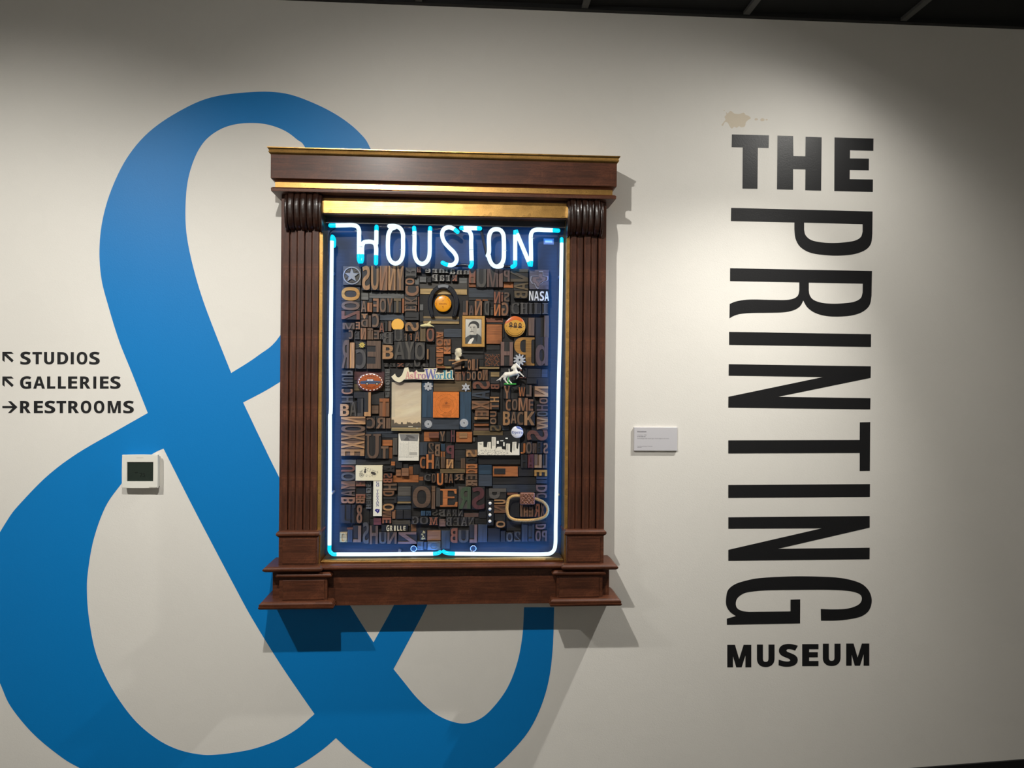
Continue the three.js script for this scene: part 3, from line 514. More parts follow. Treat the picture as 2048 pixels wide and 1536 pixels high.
rows(11, 'behind the horseshoe', `_ 620 56 1470 152 d -;_ 624 164 1462 252 s -;_ 620 262 1476 430 d --;_ 690 434 1366 556 d --;_ 620 430 684 544 l -;_ 690 560 1366 640 d --;_ 680 652 1322 684 s -;_ 680 690 1322 734 d -;_ 680 740 1322 778 s -;_ 700 782 1322 864 d --`);
rows(11, 'beside the framed portrait', `_ 1046 870 1366 1020 i -;_ 1326 650 1366 866 k -;_ 1170 1028 1366 1158 k -`);
rows(4, 'beside the framed portrait', `_ 780 985 1076 1062 r -;_ 790 1098 1062 1432 o;_ 780 1070 1076 1094 k -;_ 780 1436 1022 1536 k -;_ 1066 1098 1100 1330 k -`);
rows(3, 'in the MEDICAL row', `M 222 1130 450 1256 n ;E 460 1115 546 1256 b;D 556 1068 690 1216 n Y;I 692 1000 746 1216 n YM;C 754 968 888 1222 n Y+;A 886 1130 982 1310 r Y;L 986 1100 1046 1290 k YM;I 1050 1100 1112 1290 n YM`);
rows(3, 'in the CENTER row', `C 330 1262 418 1432 n Y;E 440 1288 542 1434 d S;N 548 1225 658 1440 b YM+;T 668 1225 782 1440 n YM;E 788 1262 892 1436 n Y;R 894 1322 974 1436 d S`);
rows(3, 'in the BUFFALO row', `B 952 1300 1142 1522 d S+;U 1148 1250 1332 1466 d S+;F 1336 1326 1402 1462 n S;F 1436 1326 1488 1452 o S;A 1530 1290 1624 1468 b Y;L 1626 1218 1732 1472 e YM;O 1738 1215 1890 1478 r Y`);
rows(5, 'in the big RICE word', `R 192 80 330 572 n Y;I 332 125 422 572 t MY;C 426 236 620 580 d Y;E 622 96 872 578 n Y;_ 430 82 620 232 k`);
rows(5, 'in the word BAYOU', `B 890 166 1086 416 t N+;A 1088 108 1282 420 d Y+;Y 1270 108 1440 420 d Y;O 1442 122 1624 426 d Y+;I 1650 235 1688 420 t MY;_ 1692 196 1806 556 k`);
rows(5, 'in the low row under BAYOU', `T 915 480 1000 544 d S-;E 1020 480 1128 544 d S-;X 1140 480 1268 544 r S-;A 1280 480 1420 544 d S-;U 1432 366 1548 546 d -;J 1576 484 1688 546 d -`);
rows(5, 'of the orange upright word by the portrait', `A 1812 -58 1938 52 o 1M;O 1812 58 1938 192 o 1M;N 1812 196 1938 298 o 1M;I 1812 302 1938 376 o 1M;O 1812 382 1938 498 o 1M;_ 1812 503 1938 524 s;_ 1812 532 1966 566 o`);
rows(6, 'of the second orange upright word by the portrait', `S 60 -20 186 100 o 1M;K 60 106 186 240 o 1M;O 0 204 54 408 o 1M-`);
rows(6, 'around the small white bust', `_ 64 246 190 440 k -;_ 196 246 750 326 k -;_ 664 330 752 452 k -;_ 664 460 1016 494 s;_ 0 452 208 486 s;_ 190 0 370 230 k -;_ 380 130 750 230 k -`);
rows(6, 'of the short OIL by the bust', `O 470 330 536 522 b Y;I 540 325 598 522 b YM;L 602 322 654 522 b Y`);
rows(6, 'in the TYCOON row', `T 250 535 366 692 b YM;Y 370 535 446 692 r Y;C 450 535 534 692 b Y;O 538 530 620 692 n Y;O 636 530 720 692 b Y;N 722 505 816 692 b YM`);
rows(6, 'beside the white horse', `H 1030 30 1252 442 v Y;_ 1036 464 1240 560 k -;_ 1410 470 1490 640 k -;_ 1496 490 1726 640 k -;_ 1730 500 1840 640 i -;_ 1480 658 1656 750 k;_ 1340 630 1470 655 r;_ 1024 460 1072 1500 k -;_ 1080 570 1330 640 k --;_ 1340 662 1466 770 k -`);
rows(6, 'of the pair right of the dark H', `P 1260 -48 1620 438 y S;b 1624 -52 1852 444 v `);
rows(4, 'near the three-face badge', `_ 1506 985 1616 1292 n;_ 1624 985 1762 1330 k -;_ 1774 945 1862 1330 n;_ 1464 985 1500 1300 k -;_ 1100 950 1500 1310 k --`);
rows(6, 'of the upright TEXAS', `S 555 704 856 842 r 3;A 540 858 850 1012 i 3;X 540 1036 850 1192 b 3M;E 596 1200 838 1302 b 3M;T 584 1310 836 1362 t 3M;_ 560 1366 840 1424 k -;_ 580 1430 836 1470 o`);
rows(6, 'of the upright SOUTH', `H 850 966 1012 1062 t 3;T 850 1068 1008 1188 b 3;U 850 1212 970 1316 b 3;O 850 1324 968 1442 n 3;S 846 1452 1050 1556 e 3`);
rows(6, 'above the upright SOUTH', `_ 862 548 1016 628 s -;_ 862 636 1016 748 k -;B 862 752 1018 842 r 3;_ 862 848 1012 960 k -`);
rows(6, 'in the row over COME', `Y 1084 778 1204 1006 b Y;_ 1208 800 1332 1004 k;W 1336 800 1460 966 o Y;L 1464 768 1568 968 n Y`);
rows(6, 'in the word COME', `C 1118 1010 1216 1212 b NY;O 1220 1004 1330 1206 n Y;M 1334 984 1502 1212 b Y;E 1506 1008 1598 1212 b NY`);
rows(6, 'in the word BACK', `B 1068 1216 1202 1460 t NY+;A 1204 1222 1310 1428 n Y;C 1312 1222 1432 1456 n NY;K 1434 1216 1622 1460 t NY+`);
rows(6, 'of the upright SHOWN beside the border tube', `N 1612 786 1850 972 t 3M;O 1692 982 1846 1092 b 3;H 1646 1098 1846 1212 v 3;O 1650 1216 1846 1306 d 3;W 1650 1312 1846 1532 t 3M`);
rows(8, 'above the JONES row', `S 1478 168 1846 354 r 3;_ 1060 100 1180 180 i -;_ 1080 186 1470 372 k --;_ 1560 110 1670 170 k`.replace('JONES', ''));
for (const p of pieces) if (p.place === 'above the JONES row') p.place = 'by the round white button';
rows(5, 'of the dark upright PUNCH', `P 194 604 396 692 d 1;U 194 712 396 802 d 1;N 194 812 396 894 d 1;C 188 916 394 1014 b 1;H 194 1036 398 1160 d 1`);
rows(5, 'around the oval car badge', `_ 412 622 930 772 m -;_ 412 776 930 836 k -;_ 412 840 930 952 e -;_ 404 972 632 1078 k;_ 706 972 930 1192 k`);
rows(5, 'of the small lead column by the cloud print', `E 940 580 1024 660 l 1-;N 940 664 1024 760 l 1-;O 940 764 1024 856 l 1-;H 940 860 1024 960 l 1-;C 940 964 1024 1070 l 1-`);
rows(5, 'in the BALLET row', `B 168 1175 330 1388 t N+;A 332 1136 458 1388 d Y;L 460 1080 572 1392 d Y;L 576 972 702 1392 t Y+;_ 710 1202 832 1346 n;T 836 1082 1012 1396 o M+`);
rows(7, 'of the tan upright word under the BALLET row', `N 190 -62 634 80 t 3M+;O 190 88 634 224 n 3;X 192 228 622 368 t 3M+;X 192 372 618 512 t 3M+;E 190 516 616 642 t 3M+`);
rows(7, 'below the letter T of the BALLET row', `C 640 -50 806 156 n Y;R 812 -50 990 156 n Y;I 996 -40 1082 156 n MY`);
rows(7, 'around the big dark U', `U 620 246 912 690 n S+;T 892 466 1044 692 n ;_ 930 358 1114 462 o;_ 1050 466 1112 690 o -;_ 1116 320 1202 624 d;_ 640 166 1206 242 i -;_ 916 246 1206 316 i -;_ 200 702 466 794 l -;_ 470 702 1076 796 k -`);
rows(7, 'of the upright BAYOU at the left edge', `U 192 802 452 926 r 3;O 192 930 452 1084 d 3;Y 192 1090 452 1240 b 3M;A 192 1246 452 1364 n 3`);
rows(9, 'at the foot of the left upright BAYOU', `B 190 304 452 424 b 3`);
rows(7, 'in the narrow column by the ink sketch', `H 456 1088 632 1184 r 3M;_ 456 1188 632 1318 k;E 456 1322 632 1398 r 3M`);
rows(9, 'at the foot of the narrow column by the ink sketch', `B 456 332 624 424 b 3M`);
rows(9, 'of the small lead column by the white ribbon', `S 636 30 736 130 l 3-;O 636 134 736 240 l 3-;N 636 244 736 346 l 3-;E 636 352 736 430 l 3-;H 636 434 736 516 l 3-`);
rows(7, 'of the upright word right of the ink sketch', `A 946 816 1152 934 k 3;S 944 946 1112 1036 r 3;B 940 1040 1112 1122 r 3M`);
rows(9, 'of the upright HOME column', `H 944 64 1192 188 n 3;D 938 192 1148 294 b 3;L 944 300 1190 414 k 3;O 932 418 1144 552 t 3;M 928 556 1094 662 b 3M;E 926 666 1092 776 r 3`);
rows(7, 'in the jagged orange patch', `_ 1124 980 1580 1112 o -;_ 1404 830 1478 976 o -;_ 1172 884 1266 1000 b;_ 1270 864 1402 1000 b +;_ 1166 734 1290 862 k;_ 1086 740 1160 812 o -;_ 1484 780 1590 976 k -;_ 1586 1010 1664 1080 o -;_ 1300 780 1400 860 k -`);
rows(7, 'above the CHAVN row', `_ 1592 396 1736 636 i;2 1742 400 1856 604 n S;B 1860 428 1962 652 n;_ 1670 206 1940 384 o -;_ 1760 226 1940 322 r +;Y 1950 200 2056 384 n -;_ 1976 424 2050 556 u -`);
rows(7, 'in the CHAVN row', `C 1594 650 1706 868 o NY;H 1710 608 1856 872 o Y+;A 1862 656 1962 872 d Y;V 1968 656 2060 866 n M`);
rows(8, 'in the CHAVN row', `N 104 668 232 832 t M`);
rows(8, 'above the CHAVN row', `H 180 172 258 382 m Y;_ 104 172 176 382 k -;P 102 430 242 662 m ;U 8 540 90 660 o M-;_ 246 388 640 506 k -;_ 246 510 432 700 k -;_ 240 704 350 832 k -;_ 352 650 432 832 n -`);
rows(8, 'under the CHAVN row', `_ 0 838 432 908 e +`);
rows(7, 'in the COUGAR row', `C 1670 964 1798 1090 d NS;O 1802 950 1892 1122 n S;U 1898 948 2022 1168 o Y+`);
rows(8, 'in the COUGAR row', `G 76 916 136 1076 n YM;A 142 916 228 1078 b Y;R 240 920 412 1032 n S`);
rows(8, 'of the upright SOCCER', `S 440 508 640 638 t 3M;O 442 646 638 748 k 3;C 440 752 640 832 o 3M;C 440 836 640 918 o 3M;E 440 922 640 1020 n 3;R 440 1024 640 1134 n 3M`);
rows(8, 'around the white skyline plate', `_ 274 204 550 382 o;_ 326 216 468 312 t +;_ 566 186 1074 262 e;_ 560 296 606 372 l -;_ 650 606 1372 762 k;_ 580 120 838 182 v -;_ 260 176 560 200 k -`);
rows(8, 'under the white skyline plate', `_ 654 766 888 932 u;_ 654 936 890 1132 i;_ 902 796 1332 966 o;_ 922 826 1116 922 k +;_ 1338 818 1602 962 k;_ 896 970 1640 1098 k -;_ 896 1102 1640 1236 i -`);
rows(8, 'in the row above the word HALL', `J 1374 394 1462 578 o N;O 1464 374 1572 578 n Y+;N 1576 400 1652 572 n MY;E 1656 374 1754 574 k S+;S 1760 388 1848 578 b Y`);
rows(8, 'in the word HALL', `H 1378 588 1494 824 k Y;A 1498 582 1604 822 m M;L 1608 582 1742 822 t YM;L 1746 582 1834 822 n Y`);
rows(8, 'right of the rope knot', `E 1606 848 1834 962 y 3;I 1642 966 1830 1016 i 3M;I 1642 1020 1830 1086 i 3M;D 1634 1106 1832 1236 v 3;C 1638 1242 1832 1338 v 3`);
rows(9, 'of the five big coloured letters', `O 1466 108 1800 502 n ;_ 1804 108 1878 206 n;L 1804 210 1876 520 n YM;I 1884 134 1968 476 d Y`);
rows(10, 'of the big coloured letters', `E -4 146 294 442 o NS;R 298 112 508 478 g ;S 518 114 736 484 m `);
rows(10, 'between the coloured letters and the bottom row', `E 0 482 94 600 d S-;A 98 482 190 600 d S-;R 194 482 286 600 d S-;N 290 482 384 600 d S-;_ 392 544 634 608 v -;_ 638 490 762 630 k -;_ 0 676 94 764 v;B 98 612 206 756 d S-;E 210 612 330 756 d S-;A 334 612 450 756 d S-;N 454 612 566 756 d S-;_ 570 640 760 720 k -`);
rows(10, 'of the upright PUNO beside the white studs', `P 798 138 1088 314 d 3;U 884 318 1082 396 t 3;N 880 402 1082 544 b 3M;_ 892 550 1072 662 k;O 914 668 1072 784 t 3+`);
rows(10, 'inside the rope loop', `_ 1142 310 1306 612 k;T 1312 412 1362 606 b YM;H 1366 440 1446 606 b YM;E 1450 440 1534 606 b YM;R 1542 384 1640 606 r Y;X 1644 384 1724 606 v Y;_ 1098 210 1280 250 r -`);
rows(10, 'along the bottom edge under the rope', `_ 20 828 164 1130 i;B 166 788 292 1034 r Y;U 296 818 474 1032 d Y;L 478 730 614 1032 v Y;_ 620 728 776 1022 i;_ 782 788 986 1022 k;_ 992 826 1074 1022 k;O 1082 858 1198 1018 d ;2 1208 842 1328 1014 d S;_ 1090 670 1330 836 k -;I 1336 720 1440 1014 i YM;L 1444 720 1552 1014 i YM;D 1558 716 1738 814 v 3;O 1558 826 1658 1008 v Y;P 1662 826 1756 1008 v Y`);
rows(9, 'along the bottom edge under the ink sketch', `J 172 440 372 776 k Y;T 376 440 460 776 k Y;8 464 438 580 776 b Y;O 168 936 306 1114 s NS;I 308 890 400 1112 i YM;_ 300 850 412 886 r;L 406 812 558 1114 n Y;S 578 750 698 1142 d Y;H 700 808 858 1148 n Y;_ 774 680 916 804 m +;U 866 928 1010 1142 d Y;N 1014 928 1192 1142 n Y;Z 1208 928 1546 1142 v ;_ 586 520 700 744 k -;_ 704 520 766 676 k -`);
rows(9, 'near the white ribbon and the big round O', `_ 1206 116 1442 286 d;_ 1196 290 1442 382 i;_ 1196 386 1442 422 s;_ 1160 426 1446 532 i -;_ 1172 536 1300 694 k;_ 1304 536 1446 694 k;_ 1104 540 1168 694 b;_ 1100 698 1432 826 d -;_ 1440 790 1540 926 b -;_ 1460 512 1612 646 k -;I 1616 556 1700 640 u MY;N 1704 556 1800 640 u M;_ 1200 10 1660 110 k -`);
rows(9, 'in the dark row above the bottom edge', `G 1450 650 1586 790 d S;O 1590 650 1756 790 d S;M 1762 666 1922 806 r S;_ 1940 700 2046 826 v;S 1812 522 1926 640 d S-;S 1930 522 2044 640 d S-`);
rows(9, 'at the middle of the bottom edge', `_ 1728 900 1972 1082 b;E 1550 1094 1668 1252 l S;I 1672 1100 1726 1240 i;O 1732 1098 1970 1254 l `);

const centre = p => [(p.x0 + p.x1) / 2, (p.y0 + p.y1) / 2];
const seenLabel = new Set();
function describe(p) {
  const name = TONE[p.tone][3];
  if (!p.blank) { const l = `${name} type block, ${p.opt.includes('N') ? '' : 'mirrored '}${p.opt.match(/[13]/) ? 'sideways ' : ''}${p.ord}${p.ch === '2' || p.ch === '8' ? 'numeral' : 'letter'} ${p.ch} ${p.place}`; return l.split(' ').length > 16 ? l.replace(' type block, mirrored', ' type,') : l; }
  const w = p.x1 - p.x0, h = p.y1 - p.y0, kind = w > 2.6 * h ? 'long flat' : h > 2.2 * w ? 'narrow upright' : Math.max(w, h) < 0.028 ? 'tiny' : 'plain';
  const [cx, cy] = centre(p), near = pieces.filter(q => !q.blank).map(q => [Math.hypot(centre(q)[0] - cx, centre(q)[1] - cy), q]).sort((a, b) => a[0] - b[0]).slice(0, 12);
  for (const [, q] of near) {
    const [a, b] = centre(q), rel = Math.abs(cy - b) > Math.abs(cx - a) ? (cy > b ? 'above' : 'below') : (cx > a ? 'right of' : 'left of');
    const label = `${kind} ${name} spacer ${rel} the ${q.ord}${q.ch} ${q.place.replace(/^(in|at) /, 'of ')}`;
    if (label.split(' ').length <= 16 && !seenLabel.has(label)) { seenLabel.add(label); return label; }
  }
  return `${kind} ${name} spacer ${p.place}`;
}
pieces.forEach((p, i) => {
  const label = describe(p);
  const [cx, cy] = centre(p), w = p.x1 - p.x0, h = p.y1 - p.y0, z0 = BACK, lead = p.tone === 'l', up = p.opt.includes('Y') || (!p.opt.match(/[13]/) && h > 1.4 * w);
  const name = p.blank ? (lead ? 'lead_spacer' : 'wood_spacer') : lead ? 'metal_type' : 'wood_type';
  const o = thing(name, label, p.blank ? 'spacer' : 'type block', [cx, cy, z0], p.blank ? 'spacers between the type in the frame' : 'printing type ' + p.place);
  const v = i % 3, relief = p.blank ? 0 : Math.min(0.0035, 0.25 * Math.min(w, h));
  const bodyTone = p.opt.includes('M') ? (p.tone === 'k' ? 'k' : { t: 'n', o: 'b', b: 'n', r: 'n' }[p.tone] || p.tone) : p.blank ? p.tone : BODY[p.tone];
  mesh('body', plank(w, h, p.zt - relief - z0, 0.0007), typeMat(bodyTone, v, up), o);
  if (!p.blank) {
    const turn = p.opt.includes('1') ? 1 : p.opt.includes('3') ? 3 : 0, font = p.opt.includes('S') ? 's' : 'b';
    mesh('letter_face', slab(fitted(p.ch, w - 0.0012, h - 0.0012, { f: font, mirror: !p.opt.includes('N'), turn }), relief + 0.0002, p.zt - relief - z0 - 0.0002), typeMat(p.tone, v, up), o);
  }
});

// ---------------------------------------------------------------- found objects among the type
const at = (reg, x, y, z) => W(...pxOf(reg, x, y), z);
function boxAt(reg, x0, y0, x1, y1, z) { const a = at(reg, x0, y1, z), b = at(reg, x1, y0, z); return { x: (a.x + b.x) / 2, y: (a.y + b.y) / 2, w: b.x - a.x, h: b.y - a.y }; }
function local(reg, pts, z, c) { return pts.map(p => { const q = at(reg, p[0], p[1], z); return p[2] ? [q.x - c.x, q.y - c.y, p[2]] : [q.x - c.x, q.y - c.y]; }); }
const gridLabel = (o, l) => { o.userData.label = l; return o; };
// star block
{
  const z = 0.04, b = boxAt(3, 228, 112, 560, 448, z), o = thing('star_block', 'round grey metal star in a ring on a dark square block', 'printing block', [b.x, b.y, BACK]);
  mesh('body', plank(b.w, b.h, 0.018, 0.001), typeMat('d', 0, 0), o);
  const R = b.w * 0.49, g = S({ color: srgb(128, 130, 132), metalness: 0.5, roughness: 0.5 });
  const ring = new THREE.Shape(); ring.absarc(0, 0, R, 0, Math.PI * 2); const hole = new THREE.Path(); hole.absarc(0, 0, R * 0.88, 0, Math.PI * 2); ring.holes.push(hole);
  mesh('ring', new THREE.ExtrudeGeometry(ring, { depth: 0.004, bevelEnabled: false, curveSegments: 30 }).translate(0, 0, 0.018), g, o);
  const star = poly(Array.from({ length: 10 }, (_, i) => { const a = Math.PI / 2 + i * Math.PI / 5, r = i % 2 ? R * 0.36 : R * 0.86; return [Math.cos(a) * r, Math.sin(a) * r]; }));
  mesh('star', slab(star, 0.006, 0.018, 0.001), g, o);
  for (let i = 0; i < 5; i++) { const a = -Math.PI / 2 + i * Math.PI * 2 / 5 + 0, r = R * 0.66; mesh('wedge', slab(poly([[-0.28, 0.2], [0.28, 0.2], [0, -0.22]].map(([x, y]) => { x *= R * 0.55; y *= R * 0.6; const c = Math.cos(a - Math.PI / 2), s = Math.sin(a - Math.PI / 2); return [Math.cos(a) * r + x * c - y * s, Math.sin(a) * r + x * s + y * c]; })), 0.003, 0.018), typeMat('d', 1, 0), o); }
}
// Texas plate
{
  const z = 0.04, b = boxAt(4, 1525, 165, 1860, 500, z), o = thing('map_plate', 'square blue-grey metal plate with a raised Texas outline', 'printing plate', [b.x, b.y, BACK]);
  const pm = S({ color: srgb(126, 124, 138), metalness: 0.55, roughness: 0.42, map: wornX });
  mesh('plate', plank(b.w, b.h, 0.022, 0.0008), pm, o);
  const T = [[1690, 200], [1756, 200], [1757, 268], [1790, 278], [1838, 282], [1840, 325], [1828, 352], [1800, 362], [1760, 372], [1742, 392], [1722, 400], [1700, 425], [1690, 470], [1672, 488], [1642, 462], [1628, 425], [1606, 398], [1582, 404], [1560, 378], [1544, 342], [1552, 318], [1556, 280], [1600, 276], [1688, 276]];
  const big = local(4, T, z, b), c0 = local(4, [[1690, 340]], z, b)[0], scaled = k => big.map(([x, y]) => [c0[0] + (x - c0[0]) * k, c0[1] + (y - c0[1]) * k]);
  const s = poly(scaled(1.06)); s.holes.push(poly(scaled(0.94))); mesh('outline', slab(s, 0.003, 0.0218), S({ color: srgb(160, 162, 178), metalness: 0.6, roughness: 0.35 }), o);
  mesh('state', slab(poly(scaled(0.76)), 0.0022, 0.0218), S({ color: srgb(120, 106, 108), metalness: 0.4, roughness: 0.5 }), o);
  mesh('core', slab(poly(scaled(0.36)), 0.001, 0.0238), pm, o);
}
function textBlock(reg, x0, y0, x1, y1, z, label, text, boxes, letterMat, name = 'sign_block', f = 'b') {
  const b = boxAt(reg, x0, y0, x1, y1, z), o = thing(name, label, 'block', [b.x, b.y, BACK]);
  mesh('body', plank(b.w, b.h, z - BACK - 0.002, 0.0006), M.black, o);
  boxes.forEach(([u0, v0, u1, v1], i) => { const q = boxAt(reg, u0, v0, u1, v1, z); mesh('letter', slab(fitted(text[i], q.w, q.h, { f }), 0.0022, z - BACK - 0.0021).translate(q.x - b.x, q.y - b.y, 0), letterMat, o); });
}
textBlock(4, 1512, 520, 1862, 706, 0.042, 'small black block with four bold white capitals under the Texas plate', 'NASA', [[1520, 530, 1595, 690], [1605, 532, 1690, 692], [1702, 534, 1776, 696], [1784, 536, 1860, 698]], M.white);
textBlock(9, 914, 796, 1386, 918, 0.034, 'black block with cream letters half hidden in shadow near the bottom', 'GRILLE', [[1004, 806, 1056, 912], [1070, 812, 1112, 908], [1142, 814, 1170, 906], [1196, 816, 1236, 904], [1252, 818, 1290, 902], [1306, 820, 1346, 900]], S({ color: srgb(205, 190, 150), roughness: 0.5 }), 'sign_block');
// print on a block
function print(reg, x0, y0, x1, y1, z, name, label, category, tex, bodyMat, opt = {}) {
  const b = boxAt(reg, x0, y0, x1, y1, z), o = thing(name, label, category, [b.x, b.y, opt.back ?? BACK]), d = z - (opt.back ?? BACK);
  mesh('body', plank(b.w, b.h, d - 0.0006, 0.0005), bodyMat, o);
  mesh('print', new THREE.PlaneGeometry(b.w - 0.0012, b.h - 0.0012).translate(0, 0, d - 0.0003), S({ map: tex, roughness: opt.rough ?? 0.55 }), o);
  return { o, b, d };
}
const cream = S({ color: srgb(206, 192, 160), roughness: 0.6 });
// cloud photograph with a row of trees
print(12, 26, 430, 602, 1362, 0.034, 'landscape_print', 'tall sepia print of a cloudy sky above a row of trees', 'print', canvasTex(256, 412, (g, w, h) => {
  const gr = g.createLinearGradient(0, 0, 0, h); gr.addColorStop(0, 'rgb(178,158,138)'); gr.addColorStop(0.18, 'rgb(196,178,150)'); gr.addColorStop(0.6, 'rgb(212,194,160)'); gr.addColorStop(0.86, 'rgb(206,182,146)'); gr.addColorStop(1, 'rgb(150,130,100)'); g.fillStyle = gr; g.fillRect(0, 0, w, h);
  for (let i = 0; i < 60; i++) { g.fillStyle = `rgba(${i % 2 ? '228,212,180' : '170,150,128'},0.10)`; g.beginPath(); g.ellipse(rnd() * w, rnd() * h * 0.8, 30 + rnd() * 60, 8 + rnd() * 18, -0.2, 0, 7); g.fill(); }
  g.fillStyle = 'rgba(190,176,150,0.6)'; g.fillRect(0, 0, 30, h * 0.72);
  g.fillStyle = 'rgb(92,80,64)'; g.beginPath(); g.moveTo(0, h); g.lineTo(0, h * 0.74); for (let x = 0; x <= w; x += 4) { const bump = x < 22 ? 0.77 : 0.86 - 0.05 * Math.max(0, Math.sin(x * 0.05)) * rnd() - 0.05 * (x > 180 ? rnd() : 0) - (Math.abs(x - 90) < 8 || Math.abs(x - 137) < 5 ? 0.04 : 0); g.lineTo(x, h * bump); } g.lineTo(w, h); g.fill();
  g.fillStyle = 'rgb(74,70,62)'; g.fillRect(0, h * 0.895, w, h * 0.04); g.fillStyle = 'rgb(178,152,104)'; g.fillRect(0, h * 0.935, w, h * 0.02); g.fillStyle = 'rgb(132,116,78)'; g.fillRect(0, h * 0.955, w, h * 0.045);
  g.fillStyle = 'rgb(200,190,165)'; g.fillRect(146, h * 0.9, 40, 8); g.beginPath(); g.moveTo(210, h * 0.955); g.lineTo(222, h * 0.93); g.lineTo(236, h * 0.955); g.fill();
}), cream, { back: BACK });
// newspaper card
print(7, 1216, 246, 1586, 726, 0.038, 'newspaper_card', 'white card printed with columns of small newspaper type under a grey picture', 'card', canvasTex(256, 332, (g, w, h) => {
  g.fillStyle = 'rgb(222,216,200)'; g.fillRect(0, 0, w, h); g.fillStyle = 'rgb(120,118,114)'; g.beginPath(); g.moveTo(8, 0); g.lineTo(w, 0); g.lineTo(w * 0.94, 90); g.lineTo(30, 84); g.fill(); g.fillStyle = 'rgb(84,82,80)'; g.beginPath(); g.ellipse(150, 34, 60, 16, 0.3, 0, 7); g.fill(); g.beginPath(); g.moveTo(60, 84); g.lineTo(110, 20); g.lineTo(140, 84); g.fill();
  g.fillStyle = 'rgb(120,116,106)'; for (let x = 14; x < 126; x += 11) for (let y = 96 + rnd() * 30; y < 268; y += 4 + rnd() * 6) g.fillRect(x, y, 1.6 + rnd(), 2 + rnd() * 5);
  for (let y = 96; y < 262; y += 5) for (let x = 136; x < 236; x += 6 + rnd() * 12) { g.fillStyle = `rgba(100,96,88,${0.25 + 0.5 * rnd()})`; g.fillRect(x, y, 3 + rnd() * 6, 1.6); }
  g.fillStyle = 'rgb(70,68,62)'; g.fillRect(124, 96, 2, 180); g.fillRect(4, 276, w - 12, 2); for (let x = 8; x < 190; x += 7 + rnd() * 8) g.fillRect(x, 288, 4 + rnd() * 4, 4); g.fillStyle = 'rgba(150,146,136,0.7)'; g.fillRect(136, 226, 100, 40);
}), cream, { back: BACK });
// ink sketch card
print(7, 454, 814, 932, 1082, 0.045, 'sketch_card', 'small cream card with a black ink sketch of a cart drawn by a horse', 'card', canvasTex(384, 216, (g, w, h) => {
  g.fillStyle = 'rgb(224,212,176)'; g.fillRect(0, 0, w, h); g.strokeStyle = 'rgb(58,52,44)'; g.lineWidth = 2;
  const c = (x, y, r) => { g.beginPath(); g.arc(x, y, r, 0, 7); g.stroke(); };
  c(84, 138, 30); c(84, 138, 25); c(262, 136, 28); for (let i = 0; i < 12; i++) { const a = i * 0.52; g.beginPath(); g.moveTo(84, 138); g.lineTo(84 + 30 * Math.cos(a), 138 + 30 * Math.sin(a)); g.stroke(); }
  for (let i = 0; i < 260; i++) { const t = rnd(), x = 50 + t * 270, y = 100 + (rnd() - 0.5) * 90 * (0.4 + Math.sin(t * 3.1)); g.lineWidth = 0.8 + rnd() * 2; g.beginPath(); g.moveTo(x, y); g.lineTo(x + (rnd() - 0.3) * 26, y + (rnd() - 0.5) * 18); g.stroke(); }
  g.fillStyle = 'rgb(60,54,46)'; g.beginPath(); g.ellipse(140, 52, 11, 15, 0, 0, 7); g.fill(); g.fillRect(126, 20, 26, 6); g.beginPath(); g.ellipse(256, 110, 40, 20, 0.4, 0, 7); g.fill(); g.beginPath(); g.ellipse(136, 84, 16, 22, 0, 0, 7); g.fill();
  g.fillStyle = 'rgb(224,212,176)'; g.beginPath(); g.ellipse(180, 110, 34, 16, 0.2, 0, 7); g.fill();
}), cream);
// white ribbon with upright navy lettering
print(9, 766, 18, 926, 644, 0.044, 'ribbon_badge', 'narrow cream ribbon with upright navy lettering and a small blue emblem', 'badge', canvasTex(128, 500, (g, w, h) => {
  g.fillStyle = 'rgb(226,220,196)'; g.fillRect(0, 0, w, h); g.fillStyle = 'rgb(40,34,110)'; g.textAlign = 'center'; g.font = 'bold 60px serif';
  ['G', 'O'].forEach((t, i) => g.fillText(t, w / 2, 40 + i * 42)); ['T', 'E', 'X', 'A', 'N'].forEach((t, i) => g.fillText(t, w / 2, 166 + i * 49));
  g.beginPath(); g.moveTo(22, 420); g.quadraticCurveTo(40, 390, 70, 402); g.lineTo(100, 404); g.lineTo(92, 440); g.lineTo(66, 466); g.lineTo(50, 444); g.closePath(); g.fill(); g.fillStyle = 'rgb(226,220,196)'; g.beginPath(); g.arc(62, 424, 6, 0, 7); g.fill();
}), cream);
// copper plate with an engraved seal
{
  const b = boxAt(12, 824, 614, 1326, 1108, 0.042), o = thing('copper_plate', 'square copper plate with a faint engraved round seal', 'printing plate', [b.x, b.y, BACK]);
  mesh('plate', plank(b.w, b.h, 0.026, 0.001), M.copper, o);
  const em = S({ color: srgb(150, 84, 44), metalness: 0.6, roughness: 0.5 });
  for (const r of [0.28, 0.42]) mesh('seal_ring', new THREE.TorusGeometry(b.w * r, 0.0003, 5, 48).translate(0.001, -0.001, 0.026), em, o);
  mesh('seal_star', slab(poly(Array.from({ length: 10 }, (_, i) => { const a = Math.PI / 2 + i * Math.PI / 5, r = (i % 2 ? 0.03 : 0.075) * b.w; return [0.001 + Math.cos(a) * r, 0.006 + Math.sin(a) * r]; })), 0.0004, 0.026), em, o);
  for (const [t, y, w] of [['CITY', -0.002, 0.014], ['SEAL', -0.0085, 0.014]]) mesh('seal_mark', slab(poly([[-w, y], [w, y], [w, y + 0.0012], [-w, y + 0.0012]]), 0.0003, 0.026), em, o);
}
